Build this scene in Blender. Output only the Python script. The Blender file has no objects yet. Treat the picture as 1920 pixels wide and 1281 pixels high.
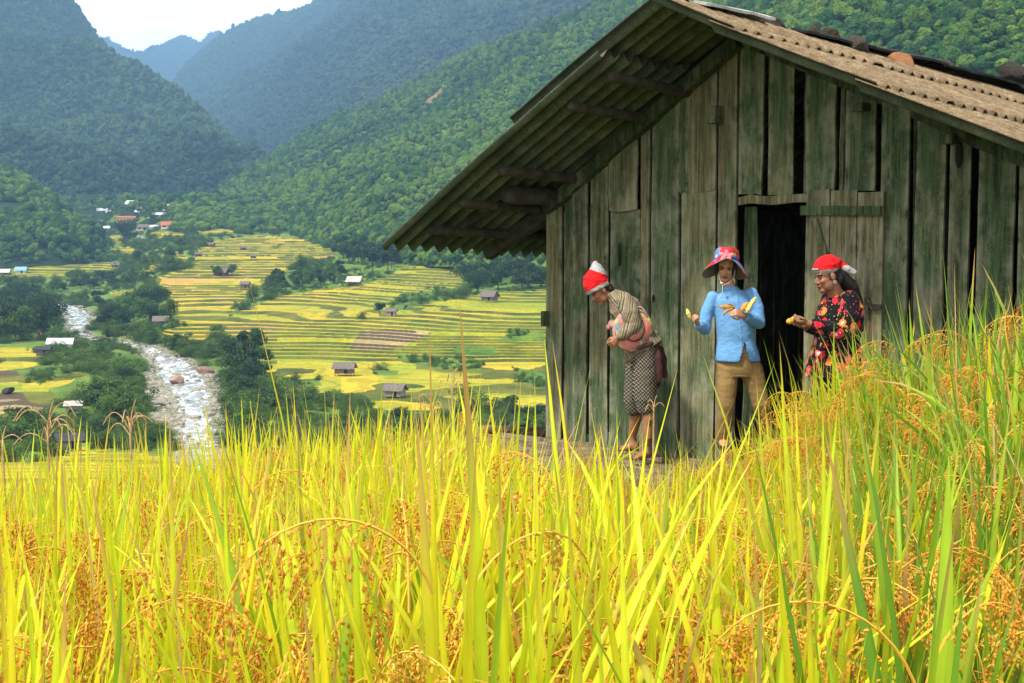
import bpy, math, random
import numpy as np
from mathutils import Vector, Matrix
rng = np.random.default_rng(7); random.seed(7)
scene = bpy.context.scene
COL = scene.collection
# ---------------------------------------------------------------- camera, sky, sun, exposure
F = 2550.0; CX, CY = 960.0, 640.5
PITCH = math.radians(4.16)
cam_d = bpy.data.cameras.new('camera'); cam = bpy.data.objects.new('camera', cam_d); COL.objects.link(cam)
cam_d.sensor_width = 36.0; cam_d.lens = 36.0 * F / 1920.0
cam_d.clip_start = 0.05; cam_d.clip_end = 40000
cam.rotation_euler = (math.radians(90) - PITCH, 0, 0)
scene.camera = cam
SUN = Vector((-0.40, -0.36, 0.88)).normalized()
SUN_EL = math.asin(SUN.z); SUN_ROT = math.atan2(SUN.x, SUN.y)
sd = bpy.data.lights.new('sun', 'SUN'); so = bpy.data.objects.new('sun', sd); COL.objects.link(so)
sd.energy = 4.4; sd.angle = math.radians(6); sd.color = (1.0, 0.95, 0.86)
so.rotation_euler = SUN.to_track_quat('Z', 'Y').to_euler()
world = bpy.data.worlds.new('World'); scene.world = world; world.use_nodes = True
wt = world.node_tree; wt.nodes.clear()
w_out = wt.nodes.new('ShaderNodeOutputWorld'); w_bg = wt.nodes.new('ShaderNodeBackground')
w_sky = wt.nodes.new('ShaderNodeTexSky'); w_sky.sky_type = 'NISHITA'; w_sky.sun_disc = False
w_sky.sun_elevation = SUN_EL; w_sky.sun_rotation = SUN_ROT; w_sky.altitude = 900
w_geo = wt.nodes.new('ShaderNodeTexCoord')
w_map = wt.nodes.new('ShaderNodeMapping'); w_map.inputs['Scale'].default_value = (1, 1, 2.2)
w_noise = wt.nodes.new('ShaderNodeTexNoise'); w_noise.inputs['Scale'].default_value = 3.2; w_noise.inputs['Detail'].default_value = 7
w_ramp = wt.nodes.new('ShaderNodeValToRGB'); w_ramp.color_ramp.elements[0].position = 0.22; w_ramp.color_ramp.elements[1].position = 0.46
w_mix = wt.nodes.new('ShaderNodeMix'); w_mix.data_type = 'RGBA'
w_mix.inputs[7].default_value = (12.6, 12.9, 13.3, 1)          # bright thin cloud cover
wt.links.new(w_geo.outputs['Generated'], w_map.inputs['Vector']); wt.links.new(w_map.outputs[0], w_noise.inputs['Vector'])
wt.links.new(w_noise.outputs[0], w_ramp.inputs[0]); wt.links.new(w_ramp.outputs[0], w_mix.inputs[0])
# the cloud is brightest over the pass at the head of the valley
w_dot = wt.nodes.new('ShaderNodeVectorMath'); w_dot.operation = 'DOT_PRODUCT'; w_dot.inputs[1].default_value = (-.20, .95, .24)
w_pow = wt.nodes.new('ShaderNodeMath'); w_pow.operation = 'POWER'; w_pow.use_clamp = True; w_pow.inputs[1].default_value = 9
w_mad = wt.nodes.new('ShaderNodeMath'); w_mad.operation = 'MULTIPLY_ADD'; w_mad.inputs[1].default_value = 1.5; w_mad.inputs[2].default_value = 1.0
w_sc = wt.nodes.new('ShaderNodeVectorMath'); w_sc.operation = 'SCALE'
wt.links.new(w_geo.outputs['Generated'], w_dot.inputs[0]); wt.links.new(w_dot.outputs['Value'], w_pow.inputs[0]); wt.links.new(w_pow.outputs[0], w_mad.inputs[0])
wt.links.new(w_sky.outputs[0], w_mix.inputs[6]); wt.links.new(w_mix.outputs[2], w_sc.inputs[0]); wt.links.new(w_mad.outputs[0], w_sc.inputs['Scale']); wt.links.new(w_sc.outputs[0], w_bg.inputs[0])
w_bg.inputs[1].default_value = 0.10
wt.links.new(w_bg.outputs[0], w_out.inputs[0])
vs = scene.view_settings; vs.view_transform = 'Standard'; vs.look = 'None'; vs.gamma = 1.0; vs.exposure = 0.40
cy = scene.cycles
cy.use_denoising = True
cy.max_bounces = 7; cy.diffuse_bounces = 3; cy.glossy_bounces = 2; cy.transmission_bounces = 4; cy.transparent_max_bounces = 8
HAZE_DENSITY = 1.95e-4
# ---------------------------------------------------------------- helpers: projection
CP, SP = math.cos(PITCH), math.sin(PITCH)
def P(x, y, Y):
    """the world point seen at photo pixel x, y at forward distance Y"""
    x = np.asarray(x, float); y = np.asarray(y, float); Y = np.asarray(Y, float)
    a = (x - CX) / F; b = -(y - CY) / F
    dy = CP + b * SP; dz = -SP + b * CP
    return np.stack(np.broadcast_arrays(Y * a / dy, Y, Y * dz / dy), -1)
def pv(x, y, Y): return Vector(P(x, y, Y).tolist())
def sstep(a, b, x):
    t = np.clip((np.asarray(x, float) - a) / (b - a), 0, 1); return t * t * (3 - 2 * t)
# ---------------------------------------------------------------- helpers: noise
def _h(ix, iy, iz, seed):
    n = (ix.astype(np.int64) * 374761393 + iy.astype(np.int64) * 668265263 + iz.astype(np.int64) * 2147483647 + seed * 974711) & 0xffffffff
    n = ((n ^ (n >> 13)) * 1274126177) & 0xffffffff
    n = ((n ^ (n >> 15)) * 2246822519) & 0xffffffff
    return ((n ^ (n >> 16)) & 0xffff) / 65535.0
def vnoise(p, seed=0):
    p = np.asarray(p, float)
    if p.shape[-1] == 2: p = np.concatenate([p, np.zeros(p.shape[:-1] + (1,))], -1)
    i = np.floor(p); f = p - i; f = f * f * (3 - 2 * f); i = i.astype(np.int64)
    out = 0
    for dx in (0, 1):
        for dy in (0, 1):
            for dz in (0, 1):
                w = (f[..., 0] if dx else 1 - f[..., 0]) * (f[..., 1] if dy else 1 - f[..., 1]) * (f[..., 2] if dz else 1 - f[..., 2])
                out = out + w * _h(i[..., 0] + dx, i[..., 1] + dy, i[..., 2] + dz, seed)
    return out * 2 - 1
def fbm(p, oct=4, seed=0, gain=0.5):
    p = np.asarray(p, float); s = 0; a = 1.0; t = 0
    for k in range(oct):
        s = s + a * vnoise(p * (2 ** k) + 13.7 * k, seed + k); t += a; a *= gain
    return s / t
# ---------------------------------------------------------------- helpers: meshes and objects
def mesh_np(name, V, Fs, mats=(), mi=None, smooth=False, col=None, extra=None):
    """V (n,3); Fs: list of (m,k) index arrays; mi: material index per face; col: (n,3) vertex colour"""
    if isinstance(Fs, np.ndarray): Fs = [Fs]
    Fs = [np.asarray(f, np.int32) for f in Fs if len(f)]
    me = bpy.data.meshes.new(name)
    V = np.asarray(V, np.float32)
    me.vertices.add(len(V)); me.vertices.foreach_set('co', V.ravel())
    loops = np.concatenate([f.ravel() for f in Fs]); sizes = np.concatenate([np.full(len(f), f.shape[1], np.int32) for f in Fs])
    starts = np.concatenate([[0], np.cumsum(sizes)[:-1]]).astype(np.int32)
    me.loops.add(len(loops)); me.loops.foreach_set('vertex_index', loops)
    me.polygons.add(len(sizes)); me.polygons.foreach_set('loop_start', starts)
    if mi is not None: me.polygons.foreach_set('material_index', np.asarray(mi, np.int32))
    me.polygons.foreach_set('use_smooth', np.full(len(sizes), bool(smooth)))
    for m in mats: me.materials.append(m)
    if col is not None:
        at = me.color_attributes.new('Col', 'FLOAT_COLOR', 'POINT')
        c = np.ones((len(V), 4), np.float32); c[:, :3] = col; at.data.foreach_set('color', c.ravel())
    for k, v in (extra or {}).items():
        at = me.attributes.new(k, 'FLOAT', 'POINT'); at.data.foreach_set('value', np.asarray(v, np.float32))
    me.update(calc_edges=True); me.validate()
    return me
def link(name, me, parent=None):
    o = bpy.data.objects.new(name, me); COL.objects.link(o)
    if parent is not None: o.parent = parent
    return o
def obj(name, V, Fs, mats=(), parent=None, **k):
    if not isinstance(mats, (list, tuple)): mats = (mats,)
    return link(name, mesh_np(name, V, Fs, mats, **k), parent)
def tag(o, label=None, cat=None, group=None, kind=None):
    if label: o['label'] = label
    if cat: o['category'] = cat
    if group: o['group'] = group
    if kind: o['kind'] = kind
    return o
def empty(name, loc=(0, 0, 0), rz=0.0):
    o = bpy.data.objects.new(name, None); COL.objects.link(o); o.location = loc; o.rotation_euler = (0, 0, rz); o.empty_display_size = 0.1
    return o
def copy_tree(o, parent=None):
    c = o.copy(); COL.objects.link(c)
    if parent is not None: c.parent = parent
    for ch in list(o.children): copy_tree(ch, c)
    return c
class MB:
    """collects primitives into one mesh"""
    def __init__(s): s.V = []; s.F = {}; s.n = 0; s.C = []
    def add(s, V, Fs, col=(1, 1, 1)):
        V = np.asarray(V, float)
        for f in ([Fs] if isinstance(Fs, np.ndarray) else Fs):
            f = np.asarray(f)
            if len(f): s.F.setdefault(f.shape[1], []).append(f + s.n)
        s.V.append(V); s.n += len(V)
        c = np.asarray(col, float); s.C.append(np.broadcast_to(c, (len(V), 3)))
        return s
    def box(s, c, d, R=None, col=(1, 1, 1)):
        v = np.array([[x, y, z] for x in (-.5, .5) for y in (-.5, .5) for z in (-.5, .5)]) * np.asarray(d, float)
        if R is not None: v = v @ np.asarray(R).T
        f = np.array([[0, 1, 3, 2], [4, 6, 7, 5], [0, 4, 5, 1], [2, 3, 7, 6], [0, 2, 6, 4], [1, 5, 7, 3]])
        return s.add(v + np.asarray(c, float), f, col)
    def tube(s, pts, r, n=8, col=(1, 1, 1), flat=None, side=None): return s.add(*tube_prim(pts, r, n, flat, side), col=col)
    def ell(s, c, r, R=None, n=12, col=(1, 1, 1)): return s.add(*ell_prim(c, r, R, n), col=col)
    def data(s): return np.concatenate(s.V), [np.concatenate(v) for v in s.F.values()], np.concatenate(s.C)
    def obj(s, name, mats, parent=None, smooth=False):
        V, Fs, C = s.data(); return obj(name, V, Fs, mats, parent, smooth=smooth, col=C)
def rotz(a): c, s = math.cos(a), math.sin(a); return np.array([[c, -s, 0], [s, c, 0], [0, 0, 1]])
def basis(f, up=(0, 0, 1)):
    f = np.asarray(f, float); f = f / np.linalg.norm(f); u = np.asarray(up, float); u = u - f * (u @ f)
    if np.linalg.norm(u) < 1e-6: u = np.array([0, 1.0, 0]) - f * f[1]
    u = u / np.linalg.norm(u); return np.stack([f, np.cross(u, f), u], 1)        # columns forward, left, up
def tube_prim(pts, r, n=8, flat=None, side=None, cap=True):
    pts = np.asarray(pts, float); m = len(pts); r = np.broadcast_to(np.asarray(r, float), (m,)).copy()
    if cap:
        d0 = pts[0] - pts[1]; d0 /= np.linalg.norm(d0) + 1e-9; d1 = pts[-1] - pts[-2]; d1 /= np.linalg.norm(d1) + 1e-9
        a, b = r[0], r[-1]
        pts = np.vstack([pts[0] + d0 * a * .85, pts[0] + d0 * a * .5, pts, pts[-1] + d1 * b * .5, pts[-1] + d1 * b * .85])
        r = np.concatenate([[a * .35, a * .82], r, [b * .82, b * .35]]); m += 4
    t = np.gradient(pts, axis=0); t /= np.linalg.norm(t, axis=1, keepdims=True) + 1e-9
    s0 = np.asarray(side if side is not None else ((1, 0, 0) if abs(t[0][0]) < .8 else (0, 1, 0)), float)
    V = []
    for i in range(m):
        a = s0 - t[i] * (s0 @ t[i]); a /= np.linalg.norm(a) + 1e-9; b = np.cross(t[i], a); s0 = a
        if side is not None: s0 = np.asarray(side, float)
        fl = 1.0 if flat is None else (flat if np.isscalar(flat) else flat)
        th = np.arange(n) / n * 2 * math.pi
        V.append(pts[i] + r[i] * (np.cos(th)[:, None] * a + np.sin(th)[:, None] * b * fl))
    V = np.concatenate(V); Fq = []
    for i in range(m - 1):
        for k in range(n): Fq.append([i * n + k, i * n + (k + 1) % n, (i + 1) * n + (k + 1) % n, (i + 1) * n + k])
    Fs = [np.array(Fq)]
    V = np.vstack([V, pts[0], pts[-1]]); c0, c1 = len(V) - 2, len(V) - 1
    Fs.append(np.array([[c0, (k + 1) % n, k] for k in range(n)] + [[c1, (m - 1) * n + k, (m - 1) * n + (k + 1) % n] for k in range(n)]))
    return V, Fs
def ell_prim(c, r, R=None, n=12):
    h = n // 2 + 1; th = np.linspace(0, math.pi, h + 1)[1:-1]; ph = np.arange(n) / n * 2 * math.pi
    V = np.array([[math.sin(a) * math.cos(b), math.sin(a) * math.sin(b), math.cos(a)] for a in th for b in ph] + [[0, 0, 1], [0, 0, -1]])
    m = len(th); q = [[i * n + k, (i + 1) * n + k, (i + 1) * n + (k + 1) % n, i * n + (k + 1) % n] for i in range(m - 1) for k in range(n)]
    t = [[m * n, k, (k + 1) % n] for k in range(n)] + [[m * n + 1, (m - 1) * n + (k + 1) % n, (m - 1) * n + k] for k in range(n)]
    V = V * np.broadcast_to(np.asarray(r, float), (3,))
    if R is not None: V = V @ np.asarray(R).T
    return V + np.asarray(c, float), [np.array(q), np.array(t)]
def grid_faces(nr, nc):
    i = np.arange(nr - 1)[:, None] * nc + np.arange(nc - 1)[None, :]
    return np.stack([i, i + 1, i + nc + 1, i + nc], -1).reshape(-1, 4)
def inpoly(x, y, poly):
    x = np.asarray(x, float); y = np.asarray(y, float); ins = np.zeros(x.shape, bool); n = len(poly); j = n - 1
    for i in range(n):
        xi, yi = poly[i]; xj, yj = poly[j]
        if yi != yj:
            ins ^= ((yi > y) != (yj > y)) & (x < (xj - xi) * (y - yi) / (yj - yi) + xi)
        j = i
    return ins
def ico(sub):
    t = (1 + 5 ** .5) / 2
    v = [(-1, t, 0), (1, t, 0), (-1, -t, 0), (1, -t, 0), (0, -1, t), (0, 1, t), (0, -1, -t), (0, 1, -t), (t, 0, -1), (t, 0, 1), (-t, 0, -1), (-t, 0, 1)]
    f = [(0, 11, 5), (0, 5, 1), (0, 1, 7), (0, 7, 10), (0, 10, 11), (1, 5, 9), (5, 11, 4), (11, 10, 2), (10, 7, 6), (7, 1, 8), (3, 9, 4), (3, 4, 2), (3, 2, 6), (3, 6, 8), (3, 8, 9), (4, 9, 5), (2, 4, 11), (6, 2, 10), (8, 6, 7), (9, 8, 1)]
    v = [np.array(a) / np.linalg.norm(a) for a in v]
    for _ in range(sub):
        mid = {}; nf = []
        def m(a, b):
            k = (min(a, b), max(a, b))
            if k not in mid: p = v[a] + v[b]; v.append(p / np.linalg.norm(p)); mid[k] = len(v) - 1
            return mid[k]
        for a, b, c in f:
            d, e, g = m(a, b), m(b, c), m(c, a); nf += [(a, d, g), (b, e, d), (c, g, e), (d, e, g)]
        f = nf
    return np.array(v), np.array(f)
# ---------------------------------------------------------------- helpers: materials
class NT:
    def __init__(s, name):
        s.m = bpy.data.materials.new(name); s.m.use_nodes = True; s.t = s.m.node_tree; s.t.nodes.clear()
        s.out = s.t.nodes.new('ShaderNodeOutputMaterial')
    def put(s, sock, v):
        if isinstance(v, bpy.types.NodeSocket): s.t.links.new(v, sock)
        elif v is not None:
            if sock.type == 'RGBA' and not np.isscalar(v) and len(v) == 3: v = tuple(v) + (1,)
            sock.default_value = v
    def n(s, typ, props=None, ins=None, out=0):
        nd = s.t.nodes.new('ShaderNode' + typ)
        for k, v in (props or {}).items(): setattr(nd, k, v)
        for k, v in (ins or {}).items(): s.put(nd.inputs[k], v)
        return nd.outputs[out] if out is not None else nd
    def mix(s, f, a, b, blend='MIX'):
        nd = s.t.nodes.new('ShaderNodeMix'); nd.data_type = 'RGBA'; nd.blend_type = blend; nd.clamp_factor = True
        s.put(nd.inputs[0], f); s.put(nd.inputs[6], a); s.put(nd.inputs[7], b); return nd.outputs[2]
    def ramp(s, f, stops, interp='LINEAR'):
        nd = s.t.nodes.new('ShaderNodeValToRGB'); cr = nd.color_ramp; cr.interpolation = interp
        while len(cr.elements) < len(stops): cr.elements.new(0.5)
        for e, (p, c) in zip(cr.elements, stops):
            e.position = p; e.color = (c, c, c, 1) if np.isscalar(c) else tuple(c) + (1,)
        s.put(nd.inputs[0], f); return nd.outputs[0]
    def math(s, op, a, b=None):
        nd = s.t.nodes.new('ShaderNodeMath'); nd.operation = op; s.put(nd.inputs[0], a)
        if b is not None: s.put(nd.inputs[1], b)
        return nd.outputs[0]
    def coord(s, which='Object', scale=(1, 1, 1), rot=(0, 0, 0)):
        c = s.n('TexCoord', out=None).outputs[which]
        return s.n('Mapping', ins={'Vector': c, 'Scale': scale, 'Rotation': rot})
    def noise(s, vec, scale, detail=4, rough=0.55, dist=0.0, out=0): return s.n('TexNoise', ins={'Vector': vec, 'Scale': scale, 'Detail': detail, 'Roughness': rough, 'Distortion': dist}, out=out)
    def attr(s, name, out=0, typ='GEOMETRY'): return s.n('Attribute', {'attribute_name': name, 'attribute_type': typ}, out=out)
    def bump(s, h, strength=0.4, dist=0.02): return s.n('Bump', ins={'Height': h, 'Strength': strength, 'Distance': dist})
    def bsdf(s, col, rough=0.7, normal=None, spec=0.3, **k):
        ins = {'Base Color': col, 'Roughness': rough, 'Specular IOR Level': spec}; ins.update(k)
        if normal is not None: ins['Normal'] = normal
        return s.n('BsdfPrincipled', ins=ins)
    def done(s, sh): s.t.links.new(sh, s.out.inputs[0]); return s.m
    def leafy(s, col, trans=0.35, rough=0.55, tcol=None, spec=0.25):
        a = s.bsdf(col, rough, spec=spec); b = s.n('BsdfTranslucent', ins={'Color': tcol if tcol is not None else col})
        return s.done(s.n('MixShader', ins={0: trans, 1: a, 2: b}))
def simple(name, col, rough=0.7, var=0.25, scale=6.0, bump=0.0, spec=0.3, coord='Object'):
    t = NT(name); c = t.coord(coord); nz = t.noise(c, scale, 5)
    cc = t.mix(t.ramp(nz, [(.3, 0), (.7, 1)]), tuple(x * (1 - var) for x in col), tuple(min(1, x * (1 + var)) for x in col))
    nb = t.bump(t.noise(c, scale * 4, 5), bump, 0.02) if bump else None
    return t.done(t.bsdf(cc, rough, nb, spec))
# ---------------------------------------------------------------- helpers: scatter for uncountable stuff
def scatter(name, pts, protos, mat=None, scl=None, rot=None, idx=None, label=None, cat=None, kind='stuff'):
    n = len(pts); me = bpy.data.meshes.new(name); me.vertices.add(n); me.vertices.foreach_set('co', np.asarray(pts, np.float32).ravel())
    def at(k, typ, v, prop='value'): a = me.attributes.new(k, typ, 'POINT'); a.data.foreach_set(prop, v.ravel())
    at('scl', 'FLOAT_VECTOR', np.asarray(np.broadcast_to(np.asarray(scl, np.float32).reshape(n, -1), (n, 3)), np.float32).copy(), 'vector')
    at('rot', 'FLOAT_VECTOR', np.asarray(rot, np.float32), 'vector')
    at('idx', 'INT', np.asarray(idx if idx is not None else rng.integers(0, len(protos), n), np.int32))
    o = link(name, me)
    col = bpy.data.collections.new(name + '_kinds')
    for k, (pm) in enumerate(protos):
        po = bpy.data.objects.new('%s_kind_%02d' % (name, k), pm); col.objects.link(po)
    g = bpy.data.node_groups.new(name + '_scatter', 'GeometryNodeTree')
    g.interface.new_socket('Geometry', in_out='INPUT', socket_type='NodeSocketGeometry'); g.interface.new_socket('Geometry', in_out='OUTPUT', socket_type='NodeSocketGeometry')
    N = g.nodes.new; L = g.links.new
    gi, go = N('NodeGroupInput'), N('NodeGroupOutput'); ip = N('GeometryNodeInstanceOnPoints'); ci = N('GeometryNodeCollectionInfo')
    ci.inputs['Collection'].default_value = col; ci.inputs['Separate Children'].default_value = True; ci.inputs['Reset Children'].default_value = True
    def na(k, t): a = N('GeometryNodeInputNamedAttribute'); a.data_type = t; a.inputs[0].default_value = k; return a.outputs[0]
    L(gi.outputs[0], ip.inputs['Points']); L(ci.outputs[0], ip.inputs['Instance']); ip.inputs['Pick Instance'].default_value = True
    L(na('idx', 'INT'), ip.inputs['Instance Index']); L(na('scl', 'FLOAT_VECTOR'), ip.inputs['Scale'])
    L(na('rot', 'FLOAT_VECTOR'), ip.inputs['Rotation']); L(ip.outputs[0], go.inputs[0])
    md = o.modifiers.new('scatter', 'NODES'); md.node_group = g
    return tag(o, label, cat, kind=kind)
# ================================================================ MATERIALS of the landscape
def m_forest_ground(name, a, b, scale):
    t = NT(name); c = t.coord('Object'); nz = t.noise(c, scale, 6, .6)
    return t.done(t.bsdf(t.ramp(nz, [(.3, a), (.7, b)]), 0.95, t.bump(t.noise(c, scale * 8, 4), .6, 4.0), 0.1))
def m_canopy(name, dark, mid, light, patch=0.004):
    t = NT(name); oi = t.n('ObjectInfo', out=None); g = t.n('NewGeometry', out=None)
    big = t.noise(t.n('Mapping', ins={'Vector': g.outputs['Position'], 'Scale': (patch,) * 3}), 1.0, 4, .6)
    f = t.math('ADD', t.math('MULTIPLY', oi.outputs['Random'], .38), t.math('MULTIPLY', big, .92))
    col = t.ramp(f, [(.32, dark), (.58, mid), (.86, light)])
    fine = t.noise(t.n('Mapping', ins={'Vector': g.outputs['Position'], 'Scale': (.5,) * 3}), 1.0, 3)
    col = t.mix(.6, col, t.ramp(fine, [(.3, .35), (.7, 1.0)]), 'MULTIPLY')
    return t.done(t.bsdf(col, 0.85, spec=0.15))
M_GROUND_FOREST = m_forest_ground('forest_soil', (.012, .026, .010), (.03, .06, .018), .02)
M_CAN_NEAR = m_canopy('canopy_valley_side', (.008, .034, .008), (.028, .090, .012), (.13, .21, .018), .006)
M_CAN_LEFT = m_canopy('canopy_left_mountain', (.008, .030, .012), (.020, .062, .018), (.075, .130, .022), .003)
M_CAN_FAR = m_canopy('canopy_far', (.014, .032, .018), (.028, .060, .026), (.065, .10, .03), .0018)
# ================================================================ FOREST CROWN SHAPES for the far woods
def blob(sub, seed, flat=0.8, amp=.32):
    v, f = ico(sub); d = 1 + amp * fbm(v * 1.9 + seed * 7, 3, seed, .7)
    v = v * d[:, None]; v[:, 2] *= flat; return mesh_np('crown_shape', v, [f], smooth=False)
def blobs(mat, sub, n=6, parts=7):
    """each crown is a bunch of uneven leafy lumps"""
    r = []; rg = np.random.default_rng(99)
    for i in range(n):
        v0, f0 = ico(sub); Vs = []; Fs = []; k = 0
        for j in range(parts):
            d = rg.normal(size=3); d /= np.linalg.norm(d); d[2] = abs(d[2]) * .9 - .25; c = d * rg.uniform(.35, .62) if j else np.zeros(3); q = rg.uniform(.34, .55) if j else .6
            v = v0 * (1 + .5 * fbm(v0 * 2.3 + 17 * i + 5 * j, 3, i, .8))[:, None] * q * np.array([1, 1, .8]) + c
            v += rg.normal(0, .05 * q, v.shape); Vs.append(v); Fs.append(f0 + k); k += len(v)
        m = mesh_np('crown_shape', np.concatenate(Vs), [np.concatenate(Fs)], [mat]); r.append(m)
    return r
# ================================================================ HILLS (each a ridge with a front and a back slope)
def tps(pts):
    p = np.array(pts, float); X = p[:, :2] / 1000; y = np.log(p[:, 2]); n = len(p)
    def K(a, b): d2 = ((a[:, None] - b[None]) ** 2).sum(-1); return np.where(d2 > 0, d2 * np.log(np.maximum(d2, 1e-12)), 0)
    A = np.zeros((n + 3, n + 3)); A[:n, :n] = K(X, X) + np.eye(n) * 2e-3; A[:n, n] = 1; A[:n, n + 1:] = X; A[n:, :n] = A[:n, n:].T
    w = np.linalg.solve(A, np.concatenate([y, np.zeros(3)])); lo, hi = y.min() - .15, y.max() + .15
    def f(x, yy):
        sh = np.shape(x); q = np.stack([np.ravel(x), np.ravel(yy)], 1) / 1000; out = np.empty(len(q))
        for s in range(0, len(q), 40000): out[s:s + 40000] = K(q[s:s + 40000], X) @ w[:n] + w[n] + q[s:s + 40000] @ w[n + 1:]
        return np.exp(np.clip(out, lo, hi)).reshape(sh)
    return f
def curve(pts):
    p = np.array(sorted(pts), float); return lambda x: np.interp(x, p[:, 0], p[:, 1])
def hill(name, xs, sil, base, Yf, relief, rscale, mat, rows=110, back=24, seed=0, jag=0.0):
    """a sheet from its foot up to the ridge and down the far side"""
    xs = np.asarray(xs, float); nc = len(xs); S = sil(xs) + jag * fbm(np.stack([xs * .02, xs * 0], -1), 4, seed + 9); B = base(xs)
    t = np.linspace(0, 1, rows)[:, None]; yy = B[None] + (S - B)[None] * t; xx = np.repeat(xs[None], rows, 0)
    Y = Yf(xx, yy)
    Y = np.maximum.accumulate(Y + np.arange(rows)[:, None] * .01, 0)
    W = P(xx, yy, Y)
    nz = 1 - np.abs(fbm(W[..., :2] / rscale, 5, seed, .55)) * 2; win = np.sin(np.pi * np.clip(t, 0, 1)) ** .7
    W[..., 2] += relief * nz * win
    W[..., 1] += relief * .6 * fbm(W / (rscale * .7) + 31, 3, seed + 4) * win
    last, prev = W[-1], W[-6]; bk = []
    stepY = np.maximum((last[:, 1] - prev[:, 1]) / 5, last[:, 1] * .006)
    for k in range(1, back + 1):
        q = last.copy(); g = k * stepY * 2.0; q[:, 1] += g; q[:, 0] *= q[:, 1] / last[:, 1]; q[:, 2] -= g * .16 + .010 * k * k * stepY; bk.append(q)
    W = np.concatenate([W, np.array(bk)], 0)
    V = W.reshape(-1, 3); Fc = grid_faces(rows + back, nc)
    o = obj(name, V, Fc, mat, smooth=True); tag(o, kind='structure')
    return o, V, Fc, rows * nc
def sample(V, Fc, n, keep=None):
    """n random points on the sheet, by area"""
    a, b, c, d = (V[Fc[:, i]] for i in range(4)); ar = np.linalg.norm(np.cross(c - a, d - b), axis=1) * .5
    if keep is not None: ar = ar * keep
    k = rng.choice(len(Fc), n, p=ar / ar.sum()); u, v = rng.random((2, n, 1))
    return a[k] * (1 - u) * (1 - v) + b[k] * u * (1 - v) + c[k] * u * v + d[k] * (1 - u) * v
def pix(W):
    W = np.asarray(W, float); f = W[..., 1] * CP - W[..., 2] * SP; u = W[..., 1] * SP + W[..., 2] * CP
    return CX + F * W[..., 0] / f, CY - F * u / f
def woods(name, V, Fc, n, size, protos, label, sink=.25, keep=None, edge=None, tall=(.8, 1.5), spires=.05, sd=.42):
    p = sample(V, Fc, n, keep); s = size * np.clip(np.exp(rng.normal(-.05, sd, n)), .35, 2.2); z = s * rng.uniform(tall[0], tall[1], n) * np.where(rng.random(n) < spires, 1.7, 1)
    p[:, 2] += z * (1 - sink) * .55
    r = np.stack([rng.normal(0, .12, n), rng.normal(0, .12, n), rng.random(n) * 6.28], -1)
    return scatter(name, p, protos, scl=np.stack([s, s, z], -1) * .5, rot=r, label=label, cat='forest')
B3 = blobs(M_CAN_NEAR, 2)
# --- far peaks beyond the pass
o, V, Fc, k = hill('far_peaks', np.linspace(-100, 900, 200), curve([(-100, 30), (100, 62), (185, 73), (200, 75), (216, 86), (240, 97), (265, 99), (285, 90), (300, 88), (320, 77), (345, 69), (360, 76), (378, 84), (392, 66), (408, 62), (430, 70), (480, 90), (900, 120)]),
    lambda x: 0 * x + 330, tps([(0, 80, 7000), (400, 70, 7400), (800, 100, 7400), (0, 300, 5200), (400, 300, 5200), (800, 300, 5200), (265, 99, 6600)]), 60, 900, M_GROUND_FOREST, 60, 12, seed=3, jag=3)
woods('far_peak_forest', V, Fc, 34000, 13, blobs(M_CAN_FAR, 1), 'dense blue forest covering the distant peaks under the sky', spires=0, sd=.3)
# --- blue ridge on the right of the pass
o, V, Fc, k = hill('blue_ridge', np.linspace(280, 1500, 330), curve([(280, 240), (320, 170), (350, 122), (385, 93), (410, 74), (440, 56), (475, 42), (530, 32), (560, 22), (620, 0), (700, -38), (900, -90), (1200, -130), (1500, -150)]),
    curve([(280, 372), (400, 395), (470, 372), (560, 320), (640, 275), (820, 190), (1000, 130), (1190, 60), (1500, 40)]),
    tps([(620, 0, 4300), (410, 74, 5000), (900, -90, 3700), (1300, -130, 3000), (455, 325, 2700), (640, 240, 2350), (1000, 100, 1950), (1300, 40, 1700), (350, 200, 4300), (500, 180, 3600), (800, 60, 2900), (330, 320, 3300)]), 95, 620, M_GROUND_FOREST, 130, 16, seed=11, jag=4)
woods('blue_ridge_forest', V, Fc, 150000, 9.0, blobs(M_CAN_FAR, 1), 'dense bluish forest covering the hazy ridge right of the pass', spires=.01)
# --- steep mountain on the left
o, V, Fc, k = hill('steep_mountain', np.linspace(-420, 600, 300), curve([(-420, -190), (-150, -190), (0, -150), (70, -85), (128, 0), (150, 30), (165, 50), (180, 68), (190, 82), (230, 124), (270, 160), (300, 190), (330, 214), (352, 236), (400, 277), (430, 295), (455, 316), (480, 345), (520, 385), (600, 470)]),
    lambda x: 0 * x + 462, tps([(-300, -150, 3000), (0, -100, 2900), (128, 0, 2800), (300, 190, 2500), (455, 316, 2050), (0, 250, 1850), (200, 300, 1800), (-300, 300, 1500), (0, 340, 1540), (200, 400, 1470), (400, 360, 1650), (450, 420, 1520), (560, 430, 1520), (0, 440, 1420), (300, 440, 1440), (-300, 440, 1380)]), 110, 420, M_GROUND_FOREST, 150, 16, seed=21, jag=3)
px_, py_ = pix(V[Fc].mean(1))
woods('steep_mountain_forest', V, Fc, 150000, 6.0, blobs(M_CAN_LEFT, 1), 'dense dark forest covering the steep mountain on the left')
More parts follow.
